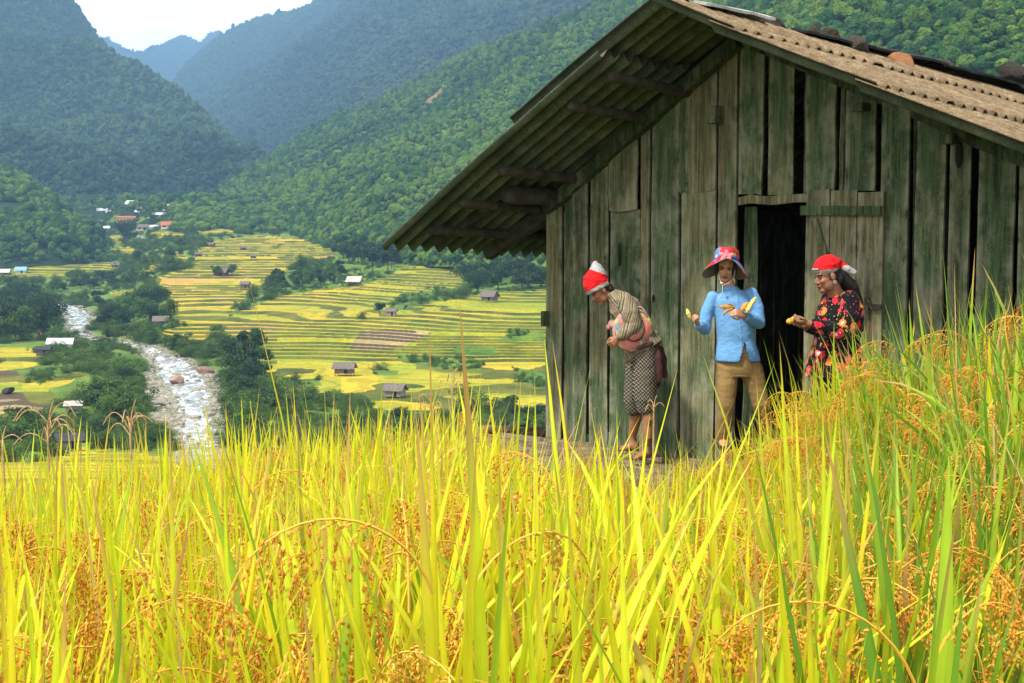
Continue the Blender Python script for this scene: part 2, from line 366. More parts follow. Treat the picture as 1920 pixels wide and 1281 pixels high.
# --- green slope in the middle and behind the hut
o, V, Fc, k = hill('green_slope', np.linspace(330, 2300, 520), curve([(330, 440), (360, 412), (400, 378), (430, 350), (473, 320), (520, 288), (560, 262), (600, 240), (640, 216), (700, 203), (756, 172), (831, 130), (887, 98), (940, 80), (1000, 60), (1037, 46), (1090, 24), (1138, 3), (1190, -14), (1400, -70), (1700, -110), (2300, -140)]),
    curve([(330, 452), (480, 462), (640, 486), (760, 500), (1030, 500), (1300, 440), (2300, 420)]),
    tps([(370, 410, 1300), (480, 315, 1500), (640, 213, 1600), (820, 140, 1500), (1000, 65, 1350), (1190, 0, 1150), (1400, -60, 900), (1700, -100, 680), (2200, -120, 560), (420, 445, 1100), (560, 450, 930), (700, 460, 760), (850, 460, 640), (1000, 470, 560), (850, 380, 820), (1000, 360, 720), (1200, 250, 640), (1500, 100, 540), (1800, 100, 440), (2200, 60, 400), (640, 330, 1150), (820, 270, 1050), (1000, 200, 950), (1300, 430, 480), (1900, 420, 380)]), 16, 150, M_GROUND_FOREST, 150, 16, seed=31, jag=3)
VF, FF = V, Fc
pc = V[Fc].mean(1); px_, py_ = pix(pc)
nz = fbm(pc / 90.0, 4, 5)
grassy = (nz > .10) & (py_ > 60) & (px_ < 1150)
keep = np.where(grassy, .35, 1.0) * np.where((px_ > 1260) & (py_ > 150), .05, 1.0) * np.where(pc[:, 1] < 700, .9, 1)
keep *= np.where(inpoly(px_, py_, [(775, 222), (800, 186), (835, 160), (842, 164), (818, 190), (800, 208)]), 0, 1)
wo = woods('green_slope_forest', V, Fc, 150000, 3.6, B3, 'bright and dark green forest covering the slope behind the terraces', keep=keep)
# bare earth scar and grassy clearings on the slope
vx, vy = pix(V); nzv = fbm(V / 90.0, 4, 5); SC = np.zeros((len(V), 3)); SC[(nzv > .06) & (vx < 1150), 1] = 1; SC[inpoly(vx + 5 * fbm(V / 8, 2, 6), vy, [(762, 226), (775, 205), (800, 184), (835, 158), (846, 164), (822, 190), (802, 212), (782, 228)]), 0] = 1
at = o.data.color_attributes.new('Col', 'FLOAT_COLOR', 'POINT'); c4 = np.ones((len(V), 4), np.float32); c4[:, :3] = SC; at.data.foreach_set('color', c4.ravel())
t = NT('slope_ground'); c = t.coord('Object'); sc_ = t.n('SeparateColor', ins={0: t.attr('Col')}, out=None); nz_ = t.noise(c, .05, 6, .6)
cc = t.mix(sc_.outputs[1], t.ramp(nz_, [(.3, (.012, .03, .008)), (.7, (.03, .07, .015))]), t.ramp(nz_, [(.3, (.06, .13, .018)), (.7, (.16, .22, .03))])); cc = t.mix(sc_.outputs[0], cc, t.ramp(nz_, [(.3, (.16, .09, .05)), (.7, (.26, .17, .09))]))
o.data.materials[0] = t.done(t.bsdf(cc, .95, t.bump(t.noise(c, .3, 4), .6, 2.0), .1))
# --- low wooded hill on the left
o, V, Fc, k = hill('wooded_hill', np.linspace(-420, 260, 160), curve([(-420, 250), (-100, 300), (0, 322), (40, 340), (75, 358), (110, 388), (140, 410), (165, 432), (185, 452), (198, 470), (215, 492), (260, 520)]),
    curve([(-420, 510), (0, 502), (130, 496), (200, 500), (260, 524)]), tps([(-300, 300, 1150), (0, 325, 1060), (110, 388, 1000), (198, 470, 900), (-300, 500, 800), (0, 500, 800), (130, 494, 830), (200, 496, 850), (50, 420, 930)]), 9, 110, M_GROUND_FOREST, 70, 14, seed=41, jag=2)
px_, py_ = pix(V[Fc].mean(1))
keep = np.where(inpoly(px_, py_, [(-300, 378), (20, 380), (44, 388), (30, 402), (-300, 406)]), 0, 1.0) * np.where(py_ > 462, .25, 1)
woods('wooded_hill_forest', V, Fc, 17000, 4.4, B3, 'dark green forest covering the low hill left of the village', keep=keep)
# ================================================================ VALLEY FLOOR with terraces
_yv = np.array([-600, 380, 400, 411, 430, 450, 475, 500, 540, 575, 600, 650, 700, 765, 840, 856, 870, 900, 950, 1000, 1060, 1130, 1200])
_Yv = np.array([1700, 1420, 1330, 1265, 1170, 1080, 930, 800, 690, 600, 505, 385, 312, 248, 206, 150, 112, 92, 74, 62, 52, 43, 36])
_ly = np.log(_Yv)
def Yval(x, y):
    x = np.asarray(x, float); y = np.asarray(y, float)
    b = sum(np.interp(y + d, _yv, _ly) for d in (-16, -8, 0, 8, 16)) / 5.0
    f = (1 - .19 * sstep(190, 330, x) * sstep(690, 590, y)) * (1 - .12 * sstep(520, 1040, x) * sstep(700, 560, y))
    g = sstep(380, 520, x) * sstep(835, 880, y)                # to the right the near bank stays further off, below the rice edge
    return np.exp(b) * f * (1 + .75 * g)
def vp(x, y): return pv(x, y, float(Yval(x, y)))
RIV = np.array([(556, 96, 108), (560, 98, 110), (567, 100, 116), (575, 103, 150), (586, 106, 177), (605, 122, 174), (618, 128, 162), (630, 131, 178), (637, 148, 230), (643, 190, 268), (650, 246, 298), (660, 262, 326), (672, 276, 354), (698, 275, 402), (725, 274, 412), (755, 283, 420), (792, 294, 425), (830, 322, 433), (860, 340, 445), (885, 352, 458)], float)
xs = np.concatenate([np.linspace(-420, -150, 50)[:-1], np.arange(-150, 1130, 1.9), np.linspace(1130, 1700, 60)])
ys = np.concatenate([np.linspace(1195, 900, 110)[:-1], np.arange(900, 372, -.75)])
xx, yy = np.meshgrid(xs, ys); Y = Yval(xx, yy); W = P(xx, yy, Y)
X2 = W[..., :2]
wob = fbm(X2 / 26.0, 4, 51); wob2 = fbm(X2 / 70.0, 3, 52)
jx = xx + 7 * fbm(X2 / 18, 3, 53) * np.clip(300 / Y, .4, 2); jy = yy + 4 * fbm(X2 / 18, 3, 54) * np.clip(300 / Y, .4, 2)
def ip(poly): return inpoly(jx, jy, poly)
cls = np.zeros(xx.shape, int)           # 0 shrub ground, 1 terraced rice, 2 flat rice, 3 fallow, 4 orange stubble, 5 river bed, 6 path, 7 pale grass
YELL = dict(
 right=[(405, 610), (449, 583), (535, 552), (624, 540), (690, 530), (725, 519), (800, 466), (945, 455), (1500, 455), (1500, 790), (1100, 790), (1023, 786), (900, 775), (765, 772), (690, 762), (600, 742), (510, 728), (484, 690), (462, 655), (415, 632)],
 upper2=[(310, 548), (450, 530), (445, 575), (410, 612), (395, 622), (335, 606), (318, 580)],
 upper=[(282, 532), (285, 525), (320, 512), (355, 500), (370, 470), (400, 452), (480, 440), (540, 446), (640, 444), (634, 480), (560, 494), (500, 530), (450, 570), (400, 585), (330, 572), (310, 548)],
 left=[(-420, 494), (49, 494), (150, 486), (210, 492), (240, 507), (130, 517), (20, 522), (-420, 530)],
 nearleft=[(-420, 655), (35, 650), (65, 652), (64, 660), (90, 668), (100, 676), (60, 687), (-10, 694), (-420, 700)],
 lowleft=[(-420, 700), (30, 695), (60, 715), (110, 745), (118, 760), (80, 780), (30, 785), (-420, 800)],
 lower=[(150, 838), (200, 846), (330, 852), (480, 858), (640, 866), (640, 1200), (-420, 1200), (-420, 860), (40, 866), (110, 862)],
 mid=[(300, 622), (350, 612), (395, 620), (395, 650), (352, 655), (310, 640)], mid2=[(205, 700), (160, 706), (118, 722), (78, 738), (62, 730), (90, 712), (150, 700)], mid3=[(118, 745), (150, 728), (160, 740), (120, 752)], mid4=[(355, 432), (410, 430), (470, 432), (400, 442)],
 vil=[(270, 436), (335, 434), (352, 442), (300, 447)], vil2=[(203, 442), (232, 440), (228, 458), (214, 460)], pass_=[(358, 344), (420, 346), (410, 360), (368, 360)], m6=[(205, 470), (228, 460), (264, 468), (240, 480)], m7=[(288, 477), (345, 474), (354, 486), (300, 491)], m8=[(262, 500), (300, 494), (322, 504), (280, 512)], m9=[(205, 548), (262, 540), (270, 546), (212, 556)],
 m5=[(205, 620), (300, 622), (296, 632), (215, 632)])
for p in YELL.values(): cls[ip(p)] = 1
for p in ([(440, 575), (500, 530), (632, 478), (640, 440), (805, 440), (805, 466), (728, 519), (690, 530), (624, 540), (535, 552)], [(727, 574), (751, 551), (861, 540), (874, 508), (945, 462), (1100, 455), (1100, 541), (945, 546), (861, 557), (805, 567), (744, 581)],
          [(744, 664), (817, 672), (900, 675), (900, 693), (820, 690), (756, 679)], [(850, 662), (861, 646), (930, 647), (932, 666)], [(930, 641), (964, 616), (1022, 623), (1022, 639)], [(960, 690), (1024, 700), (1024, 722), (975, 716)], [(520, 712), (598, 706), (600, 722), (540, 728)], [(690, 690), (745, 692), (742, 702), (700, 700)]): cls[ip(p)] = 7
for p in ([(655, 650), (676, 619), (810, 620), (788, 637), (744, 655), (676, 658)], [(-420, 735), (40, 735), (60, 755), (90, 760), (80, 782), (-420, 800)], [(-420, 692), (24, 692), (42, 706), (-420, 715)]): cls[ip(p) & (cls == 1)] = 3
for p in ([(411, 613), (480, 603), (528, 610), (528, 621), (468, 631), (421, 625)], [(590, 482), (634, 474), (634, 485)], [(300, 520), (480, 508), (478, 522), (310, 534)], [(-420, 708), (36, 706), (50, 716), (-420, 724)], [(0, 772), (80, 770), (100, 788), (0, 800)], [(8, 515), (40, 514), (34, 521), (8, 522)], [(405, 556), (430, 552), (428, 566), (408, 568)], [(60, 636), (75, 610), (78, 636)]): cls[ip(p)] = 4
for p in ([(255, 440), (272, 446), (272, 453), (262, 452)], [(196, 476), (212, 470), (206, 480), (198, 482)]): cls[inpoly(xx, yy, p)] = 6
xl = np.interp(yy, RIV[:, 0], RIV[:, 1]); xr = np.interp(yy, RIV[:, 0], RIV[:, 2])
bed = (jx > xl - 5) & (jx < xr + 5) & (yy > 556) & (yy < 885); cls[bed] = 5
# terrace steps: rice stands on level treads, grassy risers between
hstep = np.where(yy > 846, .9, np.where(jy < 528 + 10 * wob2, .95, .60))
terr = np.isin(cls, (1, 3, 7)) | (cls == 4)
zs = W[..., 2] + .34 * wob + .85 * wob2
fr = zs / hstep; n0 = np.floor(fr); fr = fr - n0
zt = hstep * (n0 + sstep(.70, .93, fr)) - .34 * wob * .6 - .85 * wob2 * .9
tw = np.where(terr, 1.0, 0.0)
for _ in range(3): tw[:, 1:-1] = (tw[:, :-2] + tw[:, 1:-1] + tw[:, 2:]) / 3; tw[1:-1] = (tw[:-2] + tw[1:-1] + tw[2:]) / 3
W[..., 2] = W[..., 2] * (1 - tw) + zt * tw + np.where(cls == 0, .6 * fbm(X2 / 6, 3, 57), 0)
W[..., 2] -= np.where(cls == 5, .35, 0)
riser = (fr > .66) & terr & (_h(n0, n0 * 0 + np.floor(xx / 260), n0 * 0, 3) > .12)
plot = _h(n0, np.floor(xx / 95 + 3 * _h(n0, n0 * 0, n0 * 0, 9)), n0 * 0, 5)            # each field plot its own ripeness
patch = fbm(X2 / 45, 3, 58)
C = np.zeros(xx.shape + (3,))
def mixc(a, b, t): return np.asarray(a) * (1 - t[..., None]) + np.asarray(b) * t[..., None]
ripe = np.clip(.46 + .50 * (plot - .5) * 2 * .8 + .9 * patch + .15 * wob, 0, 1)
ripe = ripe * np.where((xx > 500) & (xx < 640) & (yy > 705), .25, 1) * np.where((xx > 640) & (yy < 560), .55, 1)
ripe = np.where((xx < 700) & (yy < 590) & (xx > 250), np.clip(ripe + .25, 0, 1), ripe)
rice = mixc((.30, .33, .020), (.60, .41, .026), ripe)
C[:] = mixc((.06, .12, .018), (.17, .25, .035), np.clip(.5 + fbm(X2 / 9, 4, 60), 0, 1))
C = np.where((cls == 1)[..., None], rice, C)
C = np.where((cls == 7)[..., None], mixc((.05, .12, .018), (.16, .24, .03), np.clip(.5 + fbm(X2 / 5, 3, 61) + .3 * wob, 0, 1)), C)
C = np.where((cls == 3)[..., None], mixc((.30, .22, .10), (.42, .32, .12), np.clip(.5 + wob, 0, 1)), C)
C = np.where((cls == 4)[..., None], mixc((.50, .29, .07), (.56, .36, .10), np.clip(.5 + wob, 0, 1)), C)
C = np.where((cls == 5)[..., None], mixc((.20, .185, .14), (.37, .35, .27), np.clip(.5 + fbm(X2 / 2, 3, 62), 0, 1)), C)
C = np.where((cls == 6)[..., None], np.array((.5, .47, .42)), C)
rc = mixc((.055, .080, .012), (.165, .165, .020), np.clip(.5 + fbm(X2 / 7, 3, 63), 0, 1))
rc = np.where((cls == 3)[..., None], np.array((.10, .07, .04)), rc)
C = np.where((riser & (cls != 7))[..., None], rc, C)
bund = (np.mod(zs / .17 + .3 * wob, 1) < .30) & (cls == 1) & ~riser; C = np.where(bund[..., None], C * np.array((.70, .78, .75)), C)
t = NT('valley_fields'); c = t.coord('Object'); cv = t.attr('Col')
f1 = t.noise(c, 1.1, 5, .7); f2 = t.noise(c, .12, 3)
cc = t.mix(1.0, cv, t.ramp(f1, [(.25, .55), (.75, 1.25)]), 'MULTIPLY'); cc = t.mix(.5, cc, t.ramp(f2, [(.3, .8), (.7, 1.1)]), 'MULTIPLY')
M_FIELDS = t.done(t.bsdf(cc, .9, t.bump(t.noise(c, 2.2, 4, .7), .7, .35), .1))
VV = W.reshape(-1, 3); VFc = grid_faces(*xx.shape)
valley = obj('valley_ground', VV, VFc, M_FIELDS, smooth=True, col=C.reshape(-1, 3)); tag(valley, kind='structure')
GX, GY, GCLS = xx, yy, cls
def ground_at(x, y):
    """height of the built valley surface at a photo pixel"""
    i = int(np.argmin(np.abs(ys - y))); j = int(np.argmin(np.abs(xs - x))); return Vector(W[i, j].tolist())
# one wide sheet of low ground under everything, out to the horizon
n = 64; rr = np.concatenate([[0], np.geomspace(60, 12000, 30)]); th = np.arange(n + 1) / n * 2 * math.pi
V = np.array([[r * math.cos(a), r * math.sin(a), -44 - r * .004] for r in rr for a in th]); 
tag(obj('ground', V, grid_faces(len(rr), n + 1), M_GROUND_FOREST, smooth=True), kind='structure')
# ================================================================ RIVER
rows = np.arange(556, 884, 1.2); cols = 46; g = np.linspace(0, 1, cols)
a = np.interp(rows, RIV[:, 0], RIV[:, 1])[:, None] - 1; b = np.interp(rows, RIV[:, 0], RIV[:, 2])[:, None] + 1
rx = a + (b - a) * g; ry = np.repeat(rows[:, None], cols, 1); R = P(rx, ry, Yval(rx, ry))
edge = np.minimum(g, 1 - g)[None]
R[..., 2] += -.12 + .10 * fbm(R / np.array([1.6, 4.5, 1.0]), 4, 70) - .50 * sstep(.21, .02, edge + .10 * fbm(R[..., :2] / 6, 3, 71))
t = NT('white_water'); c = t.coord('Object', (1, .38, 1)); nz = t.noise(c, .55, 7, .68, .6); fo = t.ramp(nz, [(.46, 0), (.66, 1)])
cc = t.mix(fo, (.22, .23, .205), (.70, .71, .69))
M_WATER = t.done(t.bsdf(cc, t.ramp(fo, [(0, .12), (1, .7)]), t.bump(t.noise(c, 1.6, 5, .7), .6, .15), .5))
tag(obj('river', R.reshape(-1, 3), grid_faces(len(rows), cols), M_WATER, smooth=True), kind='structure')
def m_stone(name, a, b, sc=1.2):
    t = NT(name); oi = t.n('ObjectInfo', out=None); c = t.coord('Object'); nz = t.noise(c, sc, 6, .65)
    cc = t.mix(nz, a, b); cc = t.mix(.75, cc, t.ramp(oi.outputs['Random'], [(0, (.55, .52, .47)), (.5, (1, .96, .86)), (1, (1.12, 1.02, .88))]), 'MULTIPLY')
    return t.done(t.bsdf(cc, .85, t.bump(t.noise(c, sc * 4, 5), .5, .08), .25))
M_STONE = m_stone('river_stone', (.155, .145, .115), (.38, .36, .285))
M_RED = m_stone('reddish_stone', (.22, .13, .09), (.42, .28, .20))
M_DARKSTONE = m_stone('dark_stone', (.014, .012, .010), (.060, .050, .040), 6)
M_RUST = m_stone('rusty_stone', (.16, .07, .03), (.34, .16, .07), 6)
def rock(seed, sub=3, amp=.33):
    v, f = ico(sub); r2 = np.random.default_rng(seed)
    for _ in range(9):                                  # planar cuts make it a broken stone
        d = r2.normal(size=3); d /= np.linalg.norm(d); h = r2.uniform(.55, .85); s = v @ d; v = v - np.maximum(s - h, 0)[:, None] * d * .85
    v = v * (1 + amp * .45 * fbm(v * 1.7 + seed, 4, seed))[:, None]; return v, f
ROCKS = []
for i in range(6):
    v, f = rock(i + 1); ROCKS.append(mesh_np('boulder_shape', v, [f], [M_STONE], smooth=False))
def boulder(name, x, y, wpx, mesh, label, group, mat=None, hk=.62, lift=.1):
    p = ground_at(x, y); w = wpx / F * p.y
    o = link(name, mesh); o.location = (p.x, p.y, p.z + w * hk * .5 * lift + .1); o.scale = (w * .5, w * .5 * rng.uniform(.7, 1.1), w * .5 * hk); o.rotation_euler = (rng.normal(0, .15), rng.normal(0, .15), rng.random() * 6.28)
    return tag(o, label, 'boulder', group)
RR = []
for i in range(2):
    v, f = rock(40 + i); RR.append(mesh_np('red_boulder_shape', v, [f], [M_RED], smooth=False))
boulder('boulder', 331, 718, 36, RR[0], 'large reddish boulder standing in the middle of the white river', 'river boulders', lift=.5)
boulder('boulder', 384, 698, 36, RR[1], 'broad dark reddish boulder on the right edge of the river', 'river boulders', lift=.3)
boulder('boulder', 304, 797, 28, RR[0], 'reddish boulder at the left edge of the river opposite the tall bank trees', 'river boulders', lift=.3)
boulder('boulder', 369, 731, 24, ROCKS[1], 'flat pale boulder midstream just below the large reddish one', 'river boulders')
boulder('boulder', 388, 764, 26, ROCKS[2], 'brown boulder with water parting around it in midstream', 'river boulders')
for i in range(190):
    y = 560 + 300 * rng.random() ** .8; l, r_ = np.interp(y, RIV[:, 0], RIV[:, 1]), np.interp(y, RIV[:, 0], RIV[:, 2])
    e = rng.random(); x = l + (r_ - l) * (e if rng.random() < .35 else (.22 * e if rng.random() < .5 else 1 - .22 * e))
    s = np.interp(y, [560, 650, 860], [5, 8.5, 18]) * rng.uniform(.5, 2.2)
    boulder('boulder', x, y, s, ROCKS[int(rng.integers(6))], 'smaller grey-brown boulder lying in or beside the white river', 'river boulders')
n = 7500; y = 560 + 310 * rng.random(n) ** .75; l, r_ = np.interp(y, RIV[:, 0], RIV[:, 1]), np.interp(y, RIV[:, 0], RIV[:, 2])
e = rng.random(n) ** 1.7 * .23; sd_ = rng.random(n) < .56
x = np.where(sd_, l - 3 + (r_ - l) * e, r_ + 3 - (r_ - l) * e)
mid_ = rng.random(n) < .10; x = np.where(mid_, l + (r_ - l) * rng.random(n), x)
bar = (rng.random(n) < .25); y = np.where(bar, rng.uniform(700, 800, n), y); x = np.where(bar, np.interp(y, RIV[:, 0], RIV[:, 1]) + rng.uniform(-2, 46, n) * sstep(690, 730, y), x)
pts = P(x, y, Yval(x, y)); pts[:, 2] -= .12
s = np.exp(rng.normal(-1.35, .5, n)) * (.6 + Yval(x, y) / 700)
scatter('river_stones', pts, ROCKS, scl=np.stack([s, s * rng.uniform(.7, 1.1, n), s * .55], -1), rot=np.stack([rng.normal(0, .2, n), rng.normal(0, .2, n), rng.random(n) * 6.28], -1), label='loose pale stones and gravel along both edges of the river', cat='stones')
# ================================================================ TREES one can tell apart
def m_leaves(name, dark, light, trans=.3):
    t = NT(name); cv = t.attr('Col', 2); oi = t.n('ObjectInfo', out=None)
    f = t.math('ADD', t.math('MULTIPLY', cv, .75), t.math('MULTIPLY', oi.outputs['Random'], .25))
    return t.leafy(t.ramp(f, [(.1, dark), (.55, tuple((a + b) * .42 for a, b in zip(dark, light))), (1, light)]), trans, .6)
M_LEAF = m_leaves('tree_leaves', (.010, .038, .008), (.15, .27, .028))
M_LEAF_D = m_leaves('dark_tree_leaves', (.006, .024, .008), (.065, .145, .022))
M_LEAF_Y = m_leaves('bright_leaves', (.03, .075, .012), (.15, .25, .03))
M_BARK = simple('bark', (.10, .075, .05), .9, .4, 5)
def leaf_crown(seed, lobes, n, leaf, squash=1.0, low=.25, tall=1.0, spread=.30):
    """a crown of many leaf clumps; the tree is 1 high"""
    g = np.random.default_rng(seed); V = []; C = []
    cs = [(g.normal(0, spread * .55), g.normal(0, spread * .55), g.uniform(low + .1, .88)) for _ in range(lobes)]
    per = n // lobes
    for (x, y, z) in cs:
        w = 1 - .55 * abs((z - .55) / .5) ** 2; r = g.uniform(.13, .22) * (spread / .3) * (.6 + .5 * w); tone = g.uniform(0, 1)
        d = g.normal(size=(per, 3)); d /= np.linalg.norm(d, axis=1)[:, None]; rad = r * g.random(per)[:, None] ** .4
        c = np.array([x, y, z]) + d * rad * np.array([1, 1, .8]); c[:, 2] = np.clip(c[:, 2], low * .6, 1.02)
        nrm = d * .8 + g.normal(0, .55, (per, 3)) + np.array([0, 0, .35]); nrm /= np.linalg.norm(nrm, axis=1)[:, None]
        t = np.cross(nrm, g.normal(size=(per, 3))); t /= np.linalg.norm(t, axis=1)[:, None]; b = np.cross(nrm, t); s = (leaf * g.uniform(.6, 1.4, per))[:, None]
        V.append(np.stack([c - t * s, c + b * s * .5, c + t * s, c - b * s * .5 - nrm * s * .3], 1).reshape(-1, 3)); C.append(np.repeat(np.clip(tone * .6 + g.normal(.2, .18, per), 0, 1), 4))
    V = np.concatenate(V); C = np.concatenate(C); F4 = np.arange(len(V)).reshape(-1, 4)
    return V, F4, C, cs
TREE = []
def tree_kind(seed, lobes, n, leaf, mat, low=.25, spread=.3, trunk=.028):
    V, F4, C, cs = leaf_crown(seed, lobes, n, leaf, low=low, spread=spread)
    cm = mesh_np('crown', V, [F4], [mat], col=np.repeat(C[:, None], 3, 1)); b = MB(); g = np.random.default_rng(seed)
    top = np.array([g.normal(0, .03), g.normal(0, .03), .62]); mid = np.array([g.normal(0, .02), g.normal(0, .02), .3])
    b.tube([(0, 0, -.04), mid, top], [trunk, trunk * .75, trunk * .35], 7)
    for c in cs[:6]: b.tube([mid * .6 + top * .4, (np.array(c) + top) / 2, c], [trunk * .4, trunk * .28, trunk * .1], 5)
    V, Fs, _ = b.data(); TREE.append((cm, mesh_np('trunk', V, Fs, [M_BARK], smooth=True)))
for k, (lo, n, lf, mt, low, sp, tk) in enumerate([(16, 2400, .036, M_LEAF, .22, .32, .028), (20, 2600, .034, M_LEAF_D, .15, .36, .03), (13, 2200, .038, M_LEAF_D, .2, .26, .026), (18, 2400, .034, M_LEAF, .1, .44, .02), (22, 2600, .032, M_LEAF_Y, .05, .5, .016), (12, 1800, .036, M_LEAF_D, .3, .18, .02), (18, 2200, .036, M_LEAF, .05, .46, .016)]):
    tree_kind(100 + k, lo, n, lf, mt, low, sp, tk)
def tree(x, y, h, kind, label, group, name='broadleaf_tree', wide=1.0, cat='tree'):
    p = ground_at(x, y); r = empty(name, (p.x, p.y, p.z - .1), rng.random() * 6.28); r.scale = (h * wide, h * wide, h)
    link('crown', TREE[kind][0], r); link('trunk', TREE[kind][1], r); return tag(r, label, cat, group)
def grove(poly, n, h, kinds, label, group, name='broadleaf_tree', wide=(.9, 1.25), cat='tree', sep=9):
    px = [q[0] for q in poly]; py = [q[1] for q in poly]; done = []; tries = 0
    while len(done) < n and tries < 4000:
        tries += 1; x, y = rng.uniform(min(px), max(px)), rng.uniform(min(py), max(py))
        if not inpoly(np.array([x]), np.array([y]), poly)[0]: continue
        if any(abs(x - a) < sep and abs(y - b) < sep * .45 for a, b in done): continue
        done.append((x, y)); tree(x, y, rng.uniform(*h), int(rng.choice(kinds)), label, group, name, rng.uniform(*wide), cat)
tree(464, 712, 11.5, 2, 'tallest dark tree on the right bank of the river', 'right bank trees', wide=.85)
tree(446, 700, 8.5, 1, 'rounded dark tree just left of the tallest right bank tree', 'right bank trees')
tree(481, 722, 8.0, 2, 'narrow dark tree just right of the tallest right bank tree', 'right bank trees')
grove([(372, 648), (430, 655), (470, 705), (490, 730), (520, 765), (490, 800), (450, 850), (438, 850), (438, 770), (438, 715), (415, 680)], 26, (3.0, 5.6), [3, 6, 1, 4, 0], 'leafy green bush-like tree along the right bank of the river', 'right bank trees', wide=(1.0, 1.4))
grove([(30, 560), (80, 585), (118, 622), (60, 648), (0, 650), (-40, 640), (-40, 560)], 20, (8.0, 12.0), [1, 2, 1, 0, 5], 'tall dark tree in the dense clump on the left bank of the upper river', 'left bank dark clump')
tree(16, 560, 10, 2, 'dark tree at the upper edge of the left bank clump', 'left bank dark clump'); tree(60, 566, 9, 1, 'dark round tree highest behind the left bank clump', 'left bank dark clump')
grove([(130, 560), (180, 560), (245, 560), (290, 562), (318, 590), (322, 612), (240, 618), (190, 612), (180, 596), (160, 574)], 19, (5, 8), [1, 2, 3, 0, 1], 'dark green tree in the wood between the upper river and the middle fields', 'mid river wood')
grove([(200, 632), (255, 632), (345, 655), (375, 668), (300, 648), (262, 640)], 12, (3, 5), [3, 6, 0, 1], 'low green bush-like tree in the row above the river bend', 'river bend row', wide=(1.1, 1.5))
grove([(640, 475), (700, 470), (760, 475), (790, 470), (728, 512), (690, 524), (650, 527)], 14, (9, 14.0), [1, 2, 1, 5], 'tall dark tree in the grove above the pale-roofed hut', 'upper dark grove')
grove([(450, 575), (500, 535), (560, 505), (632, 500), (645, 528), (600, 536), (535, 550), (490, 564)], 22, (4.5, 8.0), [1, 3, 0, 2], 'dark bushy tree in the sloping copse left of the pale-roofed hut', 'sloping copse')
grove([(870, 520), (945, 480), (1026, 470), (1026, 540), (945, 545), (880, 552)], 24, (6, 10.5), [1, 2, 1, 0], 'dark tree in the copse beside the hut wall above the terraces', 'copse by the hut wall')
grove([(740, 566), (800, 556), (875, 545), (900, 556), (810, 568), (745, 578)], 8, (2.5, 4), [3, 6, 4], 'low green bush at the foot of the copse by the hut wall', 'copse by the hut wall', 'bush', (1.1, 1.5), 'bush')
tree(712, 592, 5.2, 5, 'small lone dark tree standing left of a hut in the terraces', None, wide=1.5); tree(679, 598, 2.6, 3, 'small round bush standing alone in the terraces', None, 'bush', 1.2, 'bush')
grove([(75, 540), (140, 532), (230, 522), (290, 518), (300, 530), (200, 542), (110, 550)], 18, (4, 6.5), [1, 0, 3, 2], 'green tree in the hedge line below the left yellow field', 'left field hedge line', wide=(1.1, 1.4))
grove([(165, 735), (250, 690), (268, 700), (252, 735), (262, 770), (268, 800), (240, 800), (200, 790), (165, 775)], 18, (3.2, 6), [0, 3, 1, 6], 'leafy green tree on the left bank beside the river stones', 'left bank trees', wide=(1.0, 1.4))
tree(193, 790, 4.2, 4, 'bright green round tree behind the dark-roofed hut', 'left bank trees', wide=1.3)
grove([(170, 815), (300, 815), (306, 846), (210, 846), (180, 838)], 10, (1.8, 3.2), [3, 6, 1, 0], 'dense green bush between the lower yellow field and the river', 'lower field bushes', 'bush', (1.2, 1.6), 'bush')
grove([(-20, 800), (60, 790), (98, 800), (92, 836), (30, 866), (-20, 868)], 12, (1.8, 3.2), [1, 3, 0, 6], 'dark green bush left of the dark-roofed hut', 'bushes by the dark-roofed hut', 'bush', (1.1, 1.5), 'bush')
grove([(430, 800), (530, 772), (640, 772), (760, 782), (900, 782), (1022, 790), (1022, 850), (800, 855), (560, 860), (440, 868)], 46, (1.8, 3.4), [1, 3, 0, 6, 1], 'dark green bush behind the rice tips below the terraces', 'bushes behind the rice', 'bush', (1.2, 1.6), 'bush', 7)
tree(877, 778, 5.5, 3, 'feathery dark tree rising behind the rice at the foot of the terraces', None); tree(955, 778, 4.4, 5, 'thin small tree behind the rice near the hut corner', None, wide=1.5)
grove([(170, 400), (225, 392), (345, 398), (350, 425), (300, 440), (262, 445), (228, 446), (190, 436)], 10, (4, 7), [1, 2, 0, 3], 'dark tree among the village houses', 'village trees')
tree(238, 452, 15, 1, 'big dark tree below the yellow school', None, wide=.9)
grove([(345, 462), (352, 500), (318, 512), (232, 505), (215, 485), (270, 452), (330, 450)], 14, (3, 6.5), [1, 3, 0, 2], 'green tree among the fields below the village', 'trees below the village')
tree(404, 517, 5, 0, 'round tree left of the long brown farmhouse', None); tree(436, 515, 5.5, 0, 'round tree right of the long brown farmhouse', None)
# --- shrubs and undergrowth nobody could count
keep_px = (GY > 380) & (GY < 880) & (GX > -160) & (GX < 1120) & np.isin(GCLS, (0, 7))
I, J = np.nonzero(keep_px); w = np.where(GCLS[I, J] == 7, .5, 1.0) * (Yval(GX[I, J], GY[I, J]) ** 1.15); nS = 11500
near_hut = (np.abs(GX[I, J] - 131) < 40) & (GY[I, J] > 828) & (GY[I, J] < 866); cl = fbm(W[I, J][:, :2] / 16, 3, 77); w = w * np.where(near_hut, .02, 1) * np.clip(.35 + 1.6 * cl, .02, 1.2)
k = rng.choice(len(I), nS, p=w / w.sum()); pts = W[I[k], J[k]] + np.stack([rng.normal(0, .6, nS), rng.normal(0, 1.2, nS), np.zeros(nS)], -1); small = GCLS[I[k], J[k]] == 7
SH = [TREE[i][0] for i in (3, 4, 6, 4)]
s = np.exp(rng.normal(.55, .38, nS)) * np.where(small, .62, 1.0) * (.75 + pts[:, 1] / 1500)
pts[:, 2] -= .25 * s
